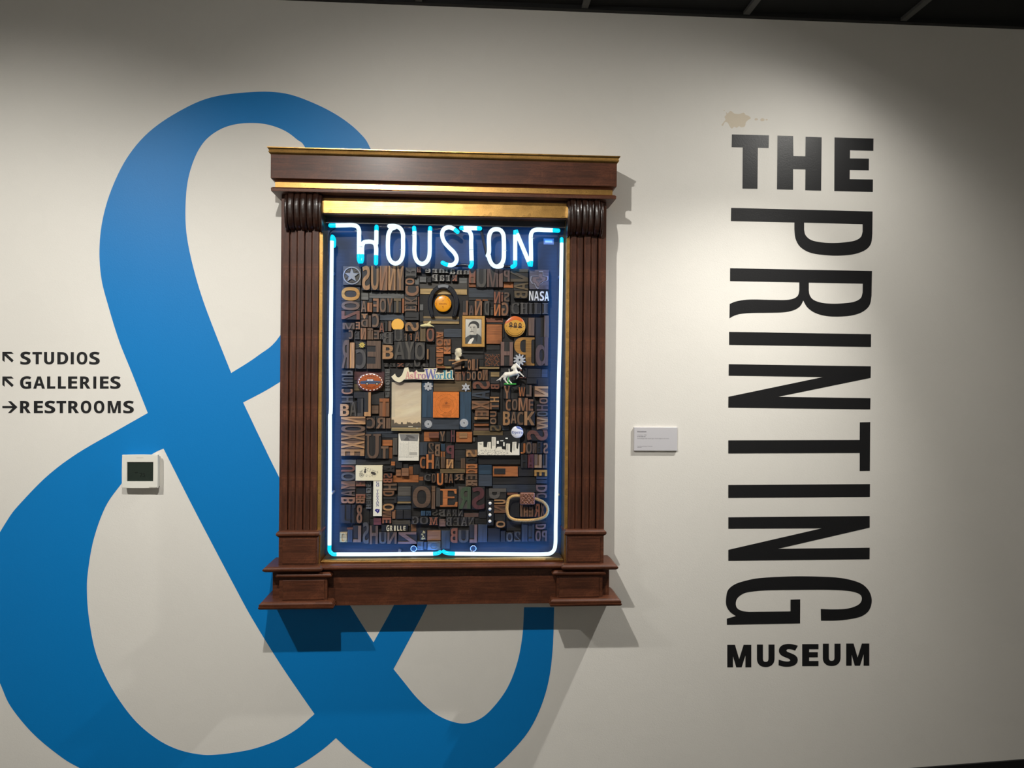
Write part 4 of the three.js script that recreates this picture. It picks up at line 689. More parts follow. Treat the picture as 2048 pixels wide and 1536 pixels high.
// weathered blue and mossy boards around the copper plate
for (const [x0, y0, x1, y1, code, z, label] of [[610, 392, 830, 1106, 'u', 0.032, 'upright blue-painted board left of the copper plate'], [836, 402, 1556, 606, 'e', 0.03, 'mossy brown board above the copper plate'], [1338, 612, 1558, 1330, 'u', 0.032, 'upright blue-painted board right of the copper plate'], [604, 1112, 1334, 1334, 'i', 0.032, 'dark slate board below the copper plate']]) {
  const b = boxAt(12, x0, y0, x1, y1, z), o = thing('painted_board', label, 'board', [b.x, b.y, BACK]); mesh('board', plank(b.w, b.h, z - BACK, 0.0008), typeMat(code, 0, h => 0, 1) && typeMat(code, 0, code === 'u' ? 1 : 0), o);
}
// spur rowels
function rowel(reg, x, y, r, teeth, inner, shape, mat, label, z = 0.037, hole = 0.16) {
  const c = at(reg, x, y, z), R = r / RG[reg][2] / F * (DIST - z), o = thing('spur_rowel', label, 'rowel', [c.x, c.y, z]);
  const pts = []; for (let i = 0; i < teeth; i++) { const a = Math.PI / 2 + i / teeth * Math.PI * 2, d = Math.PI / teeth; const p = (t, q) => pts.push([Math.cos(a + t * d) * R * q, Math.sin(a + t * d) * R * q]);
    if (shape === 'petal') { p(-0.62, 0.9); p(-0.3, 1); p(0.3, 1); p(0.62, 0.9); p(1, inner); } else if (shape === 'spike') { p(-0.34, 0.97); p(0, 1); p(0.34, 0.97); p(0.6, inner); p(1, inner * 0.97); } else if (shape === 'star') { p(-0.2, 0.95); p(0, 1); p(0.2, 0.95); p(1, inner); } else if (shape === 'cross') { p(-0.8, 0.98); p(0, 0.84); p(0.8, 0.98); p(1, inner); } else { p(-0.4, 1); p(0.2, 1); p(0.6, inner); p(1, inner); } }
  const s = poly(pts), h = new THREE.Path(); h.absarc(0, 0, R * hole, 0, Math.PI * 2); s.holes.push(h);
  mesh('disc', slab(s, 0.003, 0, 0.0006), mat, o);
  mesh('pin', new THREE.CylinderGeometry(R * hole * 0.75, R * hole * 0.75, 0.002, 12).rotateX(Math.PI / 2).translate(0, 0, 0.001), M.black, o);
}
rowel(12, 735, 505, 86, 8, 0.72, 'petal', M.steel, 'silver eight-petalled spur rowel above the cloud print edge of the copper plate', 0.033);
rowel(12, 1455, 525, 86, 6, 0.55, 'star', M.steel, 'silver six-pointed spur rowel at the upper right of the copper plate', 0.033);
rowel(12, 735, 1230, 84, 8, 0.6, 'cross', M.steel, 'silver notched spur rowel under the lower left of the copper plate', 0.033);
rowel(12, 1420, 1210, 84, 26, 0.9, 'saw', M.steel, 'silver saw-toothed spur rowel under the lower right of the copper plate', 0.033);
rowel(6, 1355, 340, 106, 10, 0.62, 'spike', M.steel, 'large silver ten-spoked spur rowel above the white horse', 0.048);
rowel(5, 547, 172, 54, 9, 0.66, 'spike', M.brass, 'small yellow brass rowel like a daisy above the C of RICE', 0.038);
// horseshoe
{
  const z = 0.036, c = boxAt(11, 765, 85, 1312, 680, z), o = thing('horseshoe', 'black iron horseshoe hung points down around the round yellow button', 'horseshoe', [c.x, c.y, z - 0.012]);
  const outer = [[822, 668, 1], [790, 590], [768, 480], [764, 390], [782, 290], [832, 190], [905, 118], [985, 86], [1040, 80], [1100, 86], [1180, 118], [1250, 190], [1296, 290], [1312, 390], [1306, 480], [1284, 590], [1252, 672, 1]];
  const inner = [[1190, 660, 1], [1220, 560], [1232, 460], [1230, 380], [1212, 300], [1170, 228], [1105, 174], [1035, 158], [965, 174], [900, 228], [860, 300], [842, 380], [840, 460], [856, 560], [888, 664, 1]];
  const ring = a => local(11, a, z, c);
  mesh('shoe', slab(poly(smooth(ring([...outer, ...inner]), 5)), 0.012, 0, 0.002), M.iron, o);
  const mid = k => { const up = [[838, 600], [806, 480], [806, 385], [834, 275], [905, 178]], rt = up.map(([x, y]) => [2076 - x, y]); return k ? rt : up; };
  for (const k of [0, 1]) { const pts = local(11, mid(k), z, c).map(([x, y]) => new THREE.Vector3(x, y, 0.0122)); mesh('fuller', tube(pts, 0.0011, 24), M.black, o); pts.slice(0, 4).forEach(p => mesh('nail_hole', new THREE.BoxGeometry(0.0022, 0.004, 0.001).translate(p.x, p.y, 0.0132), M.black, o)); }
  const toe = ring([[935, 100, 1], [985, 84], [1040, 78], [1100, 84], [1140, 100, 1], [1118, 152, 1], [1078, 140], [1035, 136], [990, 140], [952, 152, 1]]); mesh('toe_clip', slab(poly(smooth(toe, 4)), 0.004, 0.0115, 0.0008), S({ color: srgb(110, 112, 114), metalness: 0.8, roughness: 0.5 }), o);
  for (const [x, y] of [[852, 628], [1222, 628]]) { const p = local(11, [[x, y]], z, c)[0]; mesh('heel', new THREE.CylinderGeometry(0.0036, 0.0042, 0.005, 14).rotateX(Math.PI / 2).translate(p[0], p[1], 0.0135), M.iron, o); }
}
// round badges with a domed face
function badge(reg, x, y, rx, ry, z, name, label, tex, rim, clip) {
  const c = at(reg, x, y, z), k = 1 / RG[reg][2] / F * (DIST - z), o = thing(name, label, 'badge', [c.x, c.y, BACK]), d = z - BACK;
  const g = new THREE.LatheGeometry([[0, 0.0035], [0.3, 0.0033], [0.6, 0.0026], [0.85, 0.0013], [0.96, 0.0003], [1, -0.0012]].map(([r, h]) => new THREE.Vector2(r, h)), 48); g.rotateX(Math.PI / 2); g.scale(rx * k, ry * k, 1); g.translate(0, 0, d);
  mesh('face', uvBox(g), S({ map: tex, roughness: 0.28 }), o);
  const r = new THREE.CylinderGeometry(1, 0.97, d - 0.001, 40).rotateX(Math.PI / 2); r.scale(rx * k * 0.995, ry * k * 0.995, 1); r.translate(0, 0, (d - 0.001) / 2); mesh('rim', r, rim, o);
  return { o, k, d };
}
const arcText = (g, text, cx, cy, r, a0, a1) => { [...text].forEach((t, i) => { const a = a0 + (a1 - a0) * i / (text.length - 1); g.save(); g.translate(cx + r * Math.sin(a), cy - r * Math.cos(a)); g.rotate(a); g.fillText(t, 0, 0); g.restore(); }); };
const arcUnder = (g, text, cx, cy, r, a0, a1) => { [...text].forEach((t, i) => { const a = a0 + (a1 - a0) * i / (text.length - 1); g.save(); g.translate(cx + r * Math.sin(a), cy + r * Math.cos(a)); g.rotate(-a); g.fillText(t, 0, 0); g.restore(); }); };
const yrim = S({ color: srgb(190, 120, 30), roughness: 0.4 }), brim = S({ color: srgb(52, 30, 20), roughness: 0.4 }), wrim = S({ color: srgb(210, 208, 210), roughness: 0.4 });
badge(11, 1032, 420, 146, 146, 0.032, 'button_badge', 'round orange-yellow button with red lettering inside the horseshoe', canvasTex(256, 256, (g) => { g.fillStyle = 'rgb(238,158,28)'; g.fillRect(0, 0, 256, 256); g.fillStyle = 'rgb(178,62,16)'; g.textAlign = 'center'; g.font = 'bold 28px sans-serif'; arcText(g, 'SALT GRASS TRAIL', 128, 128, 96, -1.8, 1.8); g.fillStyle = 'rgb(150,70,10)'; g.font = 'bold 26px sans-serif'; g.fillText("J'S", 128, 92); g.font = 'bold 32px sans-serif'; g.fillText('WAGON', 128, 146); g.fillStyle = 'rgb(150,60,10)'; g.font = 'bold 54px sans-serif'; g.fillText('1', 128, 206); }), yrim);
badge(8, 1318, 208, 103, 103, 0.042, 'button_badge', 'round white and blue button reading Opera', canvasTex(256, 256, (g) => { g.fillStyle = 'rgb(222,222,228)'; g.fillRect(0, 0, 256, 256); g.fillStyle = 'rgb(96,112,164)'; g.beginPath(); g.moveTo(90, 0); g.quadraticCurveTo(120, 40, 140, 56); g.quadraticCurveTo(180, 60, 256, 96); g.lineTo(256, 0); g.fill(); g.fillStyle = 'rgb(222,222,228)'; g.beginPath(); g.ellipse(96, 62, 50, 24, 0.2, 0, 7); g.fill(); g.fillStyle = 'rgb(28,56,130)'; g.textAlign = 'center'; g.font = 'bold 76px serif'; g.fillText('Opera', 128, 156); }), wrim);
badge(5, 690, 805, 222, 160, 0.042, 'oval_badge', 'oval brown badge with white stitches around a blue saloon car', canvasTex(384, 276, (g, w, h) => {
  g.fillStyle = 'rgb(96,44,24)'; g.fillRect(0, 0, w, h); g.fillStyle = 'rgb(166,82,36)'; g.beginPath(); g.ellipse(w / 2, h / 2, 160, 112, 0, 0, 7); g.fill();
  g.fillStyle = 'rgb(238,228,220)'; for (let i = 0; i < 20; i++) { const a = i / 20 * 6.283; g.save(); g.translate(w / 2 + 170 * Math.cos(a), h / 2 + 118 * Math.sin(a)); g.rotate(Math.atan2(118 * Math.cos(a), -170 * Math.sin(a))); g.beginPath(); g.ellipse(0, 0, 15, 7, 0, 0, 7); g.fill(); g.restore(); }
  g.fillStyle = 'rgb(62,24,12)'; g.textAlign = 'center'; g.font = 'bold 30px sans-serif'; arcText(g, 'COWBOY', w / 2, 190, 130, -0.5, 0.5); arcUnder(g, 'CADILLAC', w / 2, 84, 146, -0.56, 0.56);
  g.fillStyle = 'rgb(70,86,112)'; g.beginPath(); g.moveTo(38, 142); g.lineTo(60, 122); g.lineTo(130, 116); g.lineTo(152, 92); g.lineTo(226, 92); g.lineTo(250, 116); g.lineTo(340, 122); g.lineTo(344, 146); g.lineTo(310, 162); g.lineTo(60, 166); g.closePath(); g.fill(); g.fillStyle = 'rgb(226,222,216)'; g.fillRect(146, 98, 36, 18); g.fillRect(190, 98, 40, 18);
  g.fillStyle = 'rgb(40,46,60)'; g.fillRect(44, 138, 292, 5); for (const x of [146, 288]) { g.fillStyle = 'rgb(36,28,24)'; g.beginPath(); g.arc(x, 162, 22, 0, 7); g.fill(); g.fillStyle = 'rgb(200,186,160)'; g.beginPath(); g.arc(x, 162, 12, 0, 7); g.fill(); }
}), brim);
badge(4, 1278, 1135, 180, 178, 0.042, 'round_badge', 'round golden badge with three dark bearded faces and an orange upper edge', canvasTex(320, 320, (g, w, h) => {
  g.fillStyle = 'rgb(206,152,62)'; g.fillRect(0, 0, w, h); g.fillStyle = 'rgb(206,100,40)'; g.beginPath(); g.arc(160, 160, 160, -2.9, -0.5); g.lineTo(250, 86); g.quadraticCurveTo(170, 34, 96, 84); g.lineTo(30, 116); g.closePath(); g.fill();
  g.fillStyle = 'rgb(70,26,10)'; g.beginPath(); g.moveTo(0, 0); g.lineTo(96, 0); g.lineTo(86, 44); g.lineTo(40, 72); g.lineTo(0, 92); g.fill();
  for (const [x, y] of [[98, 128], [166, 134], [238, 138]]) { g.fillStyle = 'rgb(66,46,30)'; g.beginPath(); g.ellipse(x, y, 24, 34, 0, 0, 7); g.fill(); g.beginPath(); g.ellipse(x, y + 34, 34, 14, 0, 0, 7); g.fill(); g.fillStyle = 'rgb(196,142,66)'; g.beginPath(); g.ellipse(x, y - 4, 12, 15, 0, 0, 7); g.fill(); g.fillStyle = 'rgb(66,46,30)'; g.fillRect(x - 10, y - 10, 20, 5); }
  g.fillStyle = 'rgb(60,38,22)'; g.textAlign = 'center'; for (const [x, y] of [[30, 154], [292, 158], [96, 196], [196, 210]]) { g.beginPath(); for (let i = 0; i < 10; i++) { const a = -1.57 + i * 0.628, r = i % 2 ? 4 : 9; g.lineTo(x + r * Math.cos(a), y + r * Math.sin(a)); } g.fill(); }
  g.lineWidth = 3; g.strokeStyle = 'rgb(60,38,22)'; g.beginPath(); g.arc(160, 160, 116, 0.5, 2.64); g.stroke(); g.lineWidth = 12; g.beginPath(); g.arc(160, 160, 142, 0.45, 2.7); g.stroke(); g.lineWidth = 3; g.strokeStyle = 'rgb(222,164,60)'; for (let i = 0; i < 24; i++) { const a = 0.55 + i * 0.086; g.beginPath(); g.moveTo(160 + 134 * Math.cos(a), 160 + 134 * Math.sin(a)); g.lineTo(160 + 146 * Math.cos(a + 0.03), 160 + 146 * Math.sin(a + 0.03)); g.stroke(); }
}), brim);
{ // yellow disc behind the U of BUFFALO
  const c = at(11, 226, 800, 0.034), k = 1 / 8.904 / F * (DIST - 0.034), o = thing('yellow_disc', 'plain yellow plastic disc standing behind the U of BUFFALO', 'disc', [c.x, c.y, BACK]);
  const s = new THREE.Shape(); s.absarc(0, 0, 111 * k, -0.85, Math.PI + 0.85); s.closePath(); mesh('disc', slab(s, 0.02, 0, 0.001), S({ color: srgb(240, 178, 70), roughness: 0.4 }), o);
}
// portrait in a small gilt frame
{
  const z = 0.046, b = boxAt(4, 375, 955, 766, 1482, z), o = thing('framed_portrait', 'small gilt framed grey portrait of a man with a moustache', 'portrait', [b.x, b.y, BACK]);
  const s = poly([[-b.w / 2, -b.h / 2], [b.w / 2, -b.h / 2], [b.w / 2, b.h / 2], [-b.w / 2, b.h / 2]]), iw = b.w * 0.355, ih = b.h * 0.4; s.holes.push(poly([[-iw, -ih], [iw, -ih], [iw, ih], [-iw, ih]]));
  mesh('gilt_frame', uvMetres(slab(s, z - BACK, 0, 0.0014)), S({ color: lin(0.62, 0.40, 0.13), map: leafTone, metalness: 0.6, roughness: 0.45 }), o);
  mesh('portrait_print', new THREE.PlaneGeometry(iw * 2 + 0.001, ih * 2 + 0.001).translate(0, 0, z - BACK - 0.003), S({ roughness: 0.5, map: canvasTex(276, 420, (g, w, h) => {
    const gr = g.createLinearGradient(0, 0, w, h); gr.addColorStop(0, 'rgb(214,210,200)'); gr.addColorStop(1, 'rgb(158,156,150)'); g.fillStyle = gr; g.fillRect(0, 0, w, h);
    g.fillStyle = 'rgb(66,70,70)'; g.beginPath(); g.moveTo(0, h); g.lineTo(0, 320); g.quadraticCurveTo(50, 280, 92, 262); g.lineTo(196, 244); g.quadraticCurveTo(262, 276, 276, 320); g.lineTo(276, h); g.fill();
    g.fillStyle = 'rgb(225,220,208)'; g.beginPath(); g.moveTo(36, h); g.lineTo(112, 296); g.lineTo(150, 330); g.lineTo(100, h); g.fill(); g.fillStyle = 'rgb(34,34,36)'; g.beginPath(); g.moveTo(76, 280); g.lineTo(176, 290); g.lineTo(196, 250); g.lineTo(215, 280); g.lineTo(198, 390); g.lineTo(150, 300); g.lineTo(90, 340); g.closePath(); g.fill();
    g.fillStyle = 'rgb(196,190,178)'; g.beginPath(); g.ellipse(126, 170, 62, 88, 0.06, 0, 7); g.fill(); g.fillRect(92, 226, 96, 40);
    g.fillStyle = 'rgb(172,166,156)'; g.beginPath(); g.ellipse(160, 190, 34, 70, 0, 0, 7); g.fill(); g.fillStyle = 'rgb(196,190,178)'; g.beginPath(); g.ellipse(212, 170, 14, 26, 0, 0, 7); g.fill();
    g.fillStyle = 'rgb(48,46,46)'; g.beginPath(); g.moveTo(54, 140); g.quadraticCurveTo(46, 60, 130, 36); g.quadraticCurveTo(216, 30, 236, 100); g.lineTo(232, 150); g.lineTo(204, 158); g.quadraticCurveTo(196, 90, 150, 84); g.quadraticCurveTo(86, 74, 72, 112); g.closePath(); g.fill();
    g.fillRect(70, 132, 36, 7); g.fillRect(124, 132, 40, 7); g.beginPath(); g.ellipse(92, 148, 9, 5, 0, 0, 7); g.ellipse(146, 148, 9, 5, 0, 0, 7); g.fill(); g.beginPath(); g.moveTo(70, 224); g.quadraticCurveTo(104, 190, 150, 216); g.quadraticCurveTo(110, 214, 70, 224); g.fill(); g.fillStyle = 'rgb(150,144,134)'; g.beginPath(); g.moveTo(110, 146); g.lineTo(96, 196); g.lineTo(122, 198); g.fill();
  }) }), o);
}
// amusement park sign
{
  const z = 0.05, L = (pts, c) => local(12, pts, z, c), b = boxAt(12, 25, 140, 1232, 432, z), o = thing('park_sign', 'cut-out cream sign with pink, purple and teal letters above the copper plate', 'sign', [b.x, b.y, BACK]);
  const edge = [[25, 320, 1], [95, 262, 1], [118, 312], [162, 335], [205, 312], [238, 265], [277, 150, 1], [350, 140, 1], [374, 236, 1], [420, 225], [455, 238], [488, 216], [510, 190], [532, 224], [600, 234], [660, 230, 1], [668, 192, 1], [645, 180, 1], [650, 160, 1], [905, 158, 1], [905, 182, 1], [878, 250, 1], [930, 236], [985, 248], [1045, 222], [1085, 185, 1], [1098, 230, 1], [1150, 216], [1160, 196], [1205, 190, 1], [1210, 342, 1], [1230, 366], [1222, 380, 1], [880, 380, 1], [740, 376], [560, 376], [480, 370], [300, 376, 1], [268, 378], [225, 415], [170, 430], [110, 410], [60, 370]];
  mesh('backing', slab(poly(smooth(L(edge, b), 4)), 0.008, z - BACK - 0.008, 0.0006), S({ color: srgb(228, 216, 184), roughness: 0.45 }), o);
  const put = (t, x0, y0, x1, y1, col) => { const q = boxAt(12, x0, y0, x1, y1, z); mesh('letter', slab(fitted(t, q.w, q.h, { f: 's' }), 0.0012, z - BACK - 0.0004).translate(q.x - b.x, q.y - b.y, 0), S({ color: srgb(...col), roughness: 0.4 }), o); };
  put('A', 296, 220, 385, 362, [206, 142, 138]); put('s', 384, 272, 450, 362, [206, 142, 142]); put('t', 452, 212, 522, 362, [198, 132, 142]); put('r', 524, 268, 602, 362, [186, 128, 146]); put('o', 604, 268, 690, 364, [160, 118, 150]); put('W', 662, 172, 892, 364, [104, 104, 164]); put('o', 856, 268, 940, 364, [92, 142, 176]); put('r', 944, 268, 1016, 362, [74, 140, 166]); put('l', 1018, 200, 1086, 362, [54, 134, 154]); put('d', 1090, 204, 1210, 362, [44, 126, 146]);
}
// skyline plate
{
  const z = 0.046, b = boxAt(8, 645, 290, 1360, 602, z), o = thing('skyline_plate', 'white cut-out city skyline on a black block', 'printing plate', [b.x, b.y, BACK]);
  const base = boxAt(8, 640, 268, 1364, 604, z - 0.004); mesh('body', plank(base.w, base.h, z - BACK - 0.0045, 0.0006), M.black, o).position.set(base.x - b.x, base.y - b.y, 0);
  const T = [[645, 600], [645, 382], [740, 372], [742, 462], [800, 466], [812, 380], [868, 375], [870, 492], [882, 492], [882, 292], [952, 292], [952, 502], [980, 460], [1050, 455], [1060, 500], [1128, 510], [1128, 410], [1140, 400], [1195, 405], [1195, 542], [1228, 560], [1238, 378], [1305, 375], [1305, 482], [1330, 500], [1345, 400], [1356, 400], [1356, 600]];
  const tex = canvasTex(512, 224, (g, w, h) => { g.fillStyle = 'rgb(226,218,200)'; g.fillRect(0, 0, w, h); const k = w / 715; g.fillStyle = 'rgb(44,42,42)'; for (let i = 0; i < 190; i++) { const x = rnd() * w * 0.72, y = h * (0.7 + 0.3 * rnd()); g.save(); g.translate(x, y); g.rotate((rnd() - 0.5) * 1.4); g.fillRect(0, 0, 3 + rnd() * 11, 1.2 + rnd() * 2); g.restore(); } g.fillStyle = 'rgb(150,144,132)'; [[245, 10, 44, 140], [490, 128, 34, 98], [600, 108, 40, 120], [172, 96, 18, 80]].forEach(([x, y, a, c]) => { for (let i = 3; i < c; i += 4) g.fillRect((x) * k, (y + i) * k, a * k, 1.2); }); g.fillStyle = 'rgb(60,58,56)'; g.fillRect(485 * k, 116 * k, 60 * k, 3); g.fillRect(610 * k, 96 * k, 14, 6); g.fillRect(632 * k, 96 * k, 14, 6); g.fillRect(20 * k, 110 * k, 50 * k, 4); g.fillRect(30 * k, 124 * k, 40 * k, 4); });
  mesh('skyline', uvBox(slab(poly(local(8, T, z, b)), 0.005, z - BACK - 0.005)), S({ map: tex, roughness: 0.5 }), o);
  for (const [x, y, w, h] of [[970, 358, 34, 50], [1078, 382, 26, 66], [1118, 304, 40, 20], [1028, 350, 54, 12]]) { const q = boxAt(8, x, y, x + w, y + h, z); mesh('skyline_piece', plank(q.w, q.h, 0.003, 0.0003).translate(q.x - b.x, q.y - b.y, z - BACK - 0.005), M.white, o); }
}
// figures from smoothly joined capsules
function blob(bones, cell, blend) {
  let lo = new THREE.Vector3(1e9, 1e9, 1e9), hi = lo.clone().negate();
  for (const [a, b, ra, rb] of bones) for (const [p, r] of [[a, ra], [b, rb]]) { lo.min(p.clone().subScalar(r + 3 * cell)); hi.max(p.clone().addScalar(r + 3 * cell)); }
  const size = Math.max(hi.x - lo.x, hi.y - lo.y, hi.z - lo.z), n = Math.min(90, Math.ceil(size / cell) + 4), mc = new MarchingCubes(n, new THREE.MeshBasicMaterial(), false, false, 120000); mc.isolation = 0;
  const mid = lo.clone().add(hi).multiplyScalar(0.5), half = size / 2, p = new THREE.Vector3(), ab = new THREE.Vector3();
  for (let k = 0; k < n; k++) for (let j = 0; j < n; j++) for (let i = 0; i < n; i++) {
    p.set((i - n / 2) / (n / 2), (j - n / 2) / (n / 2), (k - n / 2) / (n / 2)).multiplyScalar(half).add(mid); let acc = 0;
    for (const [a, b, ra, rb] of bones) { ab.copy(b).sub(a); const t = Math.max(0, Math.min(1, p.clone().sub(a).dot(ab) / Math.max(1e-12, ab.lengthSq()))); const d = p.distanceTo(a.clone().addScaledVector(ab, t)) - (ra + (rb - ra) * t); acc += Math.exp(-d / blend); }
    mc.field[k * n * n + j * n + i] = Math.log(Math.max(1e-30, acc)) * blend;
  }
  mc.update(); const g = new THREE.BufferGeometry(), c = mc.count;
  const pos = new Float32Array(mc.positionArray.slice(0, c * 3)); for (let i = 0; i < pos.length; i++) pos[i] = pos[i] * half + [mid.x, mid.y, mid.z][i % 3];
  g.setAttribute('position', new THREE.BufferAttribute(pos, 3)); const m = mergeVertices(g, cell * 0.02); m.computeVertexNormals(); return m;
}
{ // rearing horse
  const z = 0.062, c = at(6, 1195, 750, z), k = 1 / 8.533 / F * (DIST - z), V = (x, y, d = 0) => { const q = at(6, x, y, z); return new THREE.Vector3(q.x - c.x, q.y - c.y, d * k); };
  const o = thing('toy_horse', 'small white plastic horse rearing on a green base', 'toy', [c.x, c.y, z]);
  const B = (a, b, ra, rb) => [V(...a), V(...b), ra * k, rb * k];
  const bones = [B([1125, 590], [1190, 590], 42, 40), B([1190, 590], [1285, 560], 40, 42), B([1290, 545], [1270, 480], 38, 30), B([1270, 480], [1305, 432], 30, 26), B([1305, 432], [1345, 462], 25, 19), B([1345, 462], [1386, 492], 18, 12), B([1300, 415, 8], [1292, 396, 10], 7, 3), B([1300, 415, -8], [1300, 395, -10], 7, 3),
    B([1262, 425], [1225, 480], 14, 10), B([1225, 470], [1222, 500], 9, 4),
    B([1115, 605, 18], [1098, 670, 20], 30, 16), B([1098, 670, 20], [1130, 715, 20], 14, 10), B([1130, 715, 20], [1160, 748, 20], 10, 11), B([1150, 620, -18], [1172, 690, -20], 28, 15), B([1172, 690, -20], [1222, 738, -20], 12, 10),
    B([1300, 570, 16], [1350, 556, 20], 22, 15), B([1350, 556, 20], [1425, 622, 22], 13, 9), B([1305, 580, -16], [1340, 605, -20], 18, 12), B([1340, 605, -20], [1308, 662, -20], 11, 8),
    B([1090, 595], [1060, 630], 14, 16), B([1060, 630], [1020, 670], 16, 14), B([1020, 670], [965, 690], 13, 4), B([1035, 670], [1035, 700], 9, 4)];
  mesh('horse', blob(bones, 4.2 * k, 6 * k), S({ color: srgb(226, 220, 206), roughness: 0.45 }), o);
  const gm = S({ color: srgb(52, 168, 62), roughness: 0.45 }), a = V(1094, 760), b = V(1298, 742); mesh('base', new RoundedBoxGeometry(b.x - a.x, b.y - a.y, 60 * k, 2, 4 * k).translate((a.x + b.x) / 2, (a.y + b.y) / 2, 0), gm, o);
  mesh('post', tube([V(1155, 745), V(1162, 690), V(1172, 640)], 9 * k, 12), gm, o); mesh('saddle_horn', tube([V(1182, 550), V(1180, 520), V(1176, 492)], 6 * k, 10), M.white, o);
  mesh('bridle', tube([V(1362, 500, 14), V(1372, 515, 14), V(1392, 520, 14)], 9 * k, 10), S({ color: srgb(120, 60, 42), roughness: 0.5 }), o);
  mesh('peg', new THREE.CylinderGeometry(6 * k, 6 * k, z - BACK, 8).rotateX(Math.PI / 2).translate(V(1200, 590).x, V(1200, 590).y, -(z - BACK) / 2), M.black, o);
}
{ // bust on two crossed sticks
  const z = 0.06, c = at(6, 310, 340, z), k = 1 / 8.533 / F * (DIST - z), V = (x, y, d = 0) => { const q = at(6, x, y, z); return new THREE.Vector3(q.x - c.x, q.y - c.y, d * k); };
  const o = thing('small_bust', 'tiny cream bust of a man standing on crossed wooden sticks', 'figurine', [c.x, c.y, z]);
  const B = (a, b, ra, rb) => [V(...a), V(...b), ra * k, rb * k];
  mesh('bust', blob([B([318, 190], [318, 215], 52, 50), B([318, 215, 10], [335, 262, 14], 44, 30), B([352, 225, 26], [362, 240, 30], 10, 10), B([305, 250], [298, 312], 36, 30), B([298, 312], [300, 330], 34, 44), B([268, 225], [272, 245], 16, 14), B([345, 262, 24], [352, 266, 26], 12, 9), B([290, 175, 10], [340, 165, 14], 26, 24)], 4 * k, 6 * k), S({ color: srgb(220, 206, 172), roughness: 0.5, bumpMap: peel, bumpScale: 0.0006 }), o);
  const sm = typeMat('t', 0, 0), stick = (a, b, w, d) => { const A = V(...a), Bv = V(...b), g = new THREE.BoxGeometry(A.distanceTo(Bv), w * k, 26 * k); g.rotateZ(Math.atan2(Bv.y - A.y, Bv.x - A.x)); g.translate((A.x + Bv.x) / 2, (A.y + Bv.y) / 2, d * k); mesh('stick', uvMetres(g), sm, o); };
  stick([148, 347], [470, 342], 26, 0); stick([208, 408], [400, 342], 20, 28);
  mesh('peg', new THREE.CylinderGeometry(14 * k, 14 * k, 60 * k, 12).rotateX(Math.PI / 2).translate(V(400, 462).x, V(400, 462).y, -10 * k), sm, o);
  mesh('block', plank(120 * k, 150 * k, 0.02, 0.0006).translate(V(300, 425).x, V(300, 425).y, -0.03), typeMat('n', 0, 0), o);
}
{ // reclining animal
  const z = 0.044, c = at(11, 752, 800, z), k = 1 / 8.904 / F * (DIST - z), V = (x, y, d = 0) => { const q = at(11, x, y, z); return new THREE.Vector3(q.x - c.x, q.y - c.y, d * k); }, B = (a, b, ra, rb) => [V(...a), V(...b), ra * k, rb * k];
  const o = thing('animal_figure', 'small pale cream animal figure lying above the LO of BUFFALO', 'figurine', [c.x, c.y, z]);
  mesh('animal', blob([B([650, 812], [720, 806], 18, 26), B([720, 806], [800, 812], 26, 22), B([800, 812], [868, 828], 18, 6), B([755, 800], [790, 768], 22, 18), B([790, 768], [806, 750], 18, 14), B([802, 742], [806, 730], 7, 4), B([640, 818], [700, 826], 10, 10)], 4 * k, 5 * k), S({ color: srgb(222, 208, 150), roughness: 0.5 }), o);
}
{ // rope loop with its braided knot
  const z = 0.05, c = at(10, 1430, 450, z), k = 1 / 8.192 / F * (DIST - z), V = (x, y) => { const q = at(10, x, y, z); return new THREE.Vector3(q.x - c.x, q.y - c.y, 0); };
  const o = thing('rope_loop', 'loop of twisted tan rope with a braided leather knot', 'rope', [c.x, c.y, z]);
  const curve = new THREE.CatmullRomCurve3([[1430, 270], [1310, 262], [1200, 266], [1130, 305], [1102, 400], [1098, 500], [1130, 600], [1205, 645], [1350, 662], [1500, 656], [1650, 630], [1732, 586], [1766, 500], [1748, 425], [1690, 360], [1620, 328], [1540, 300]].map(p => V(...p)), true), R = 13.5 * k, n = 420, fr = curve.computeFrenetFrames(n, true), ropeMat = S({ color: srgb(198, 158, 98), roughness: 0.75 });
  for (let s = 0; s < 3; s++) { const pts = []; for (let i = 0; i < n; i++) { const a = i / n * Math.PI * 2 * 24 + s * 2.094, p = curve.getPointAt(i / n); p.addScaledVector(fr.normals[i], Math.cos(a) * R).addScaledVector(fr.binormals[i], Math.sin(a) * R); pts.push(p); } mesh('strand', new THREE.TubeGeometry(new THREE.CatmullRomCurve3(pts, true), n, R * 0.95, 6, true), ropeMat, o); }
  const a = V(1308, 402), b = V(1552, 206), km = S({ color: srgb(126, 84, 66), roughness: 0.4 }), w = b.x - a.x, h = b.y - a.y;
  const kn = mesh('knot', new RoundedBoxGeometry(w, h, 0.02, 3, 0.005).translate((a.x + b.x) / 2, (a.y + b.y) / 2, 0), km, o);
  for (const d of [-1, 1]) for (let i = -2; i <= 2; i++) { const x = (a.x + b.x) / 2 + i * w * 0.22, pts = []; for (let t = -5; t <= 5; t++) { const yy = t / 5 * h * 0.44, xx = x + d * t / 5 * w * 0.3; if (Math.abs(xx - (a.x + b.x) / 2) < w * 0.46) pts.push(new THREE.Vector3(xx, (a.y + b.y) / 2 + yy, 0.0102 + 0.0012 * Math.cos((t + i * 2) * 1.57 + (d > 0 ? 0 : 3.14)))); } if (pts.length > 2) mesh('braid', tube(pts, 0.0019, 20, false, 6), km, kn); }
}
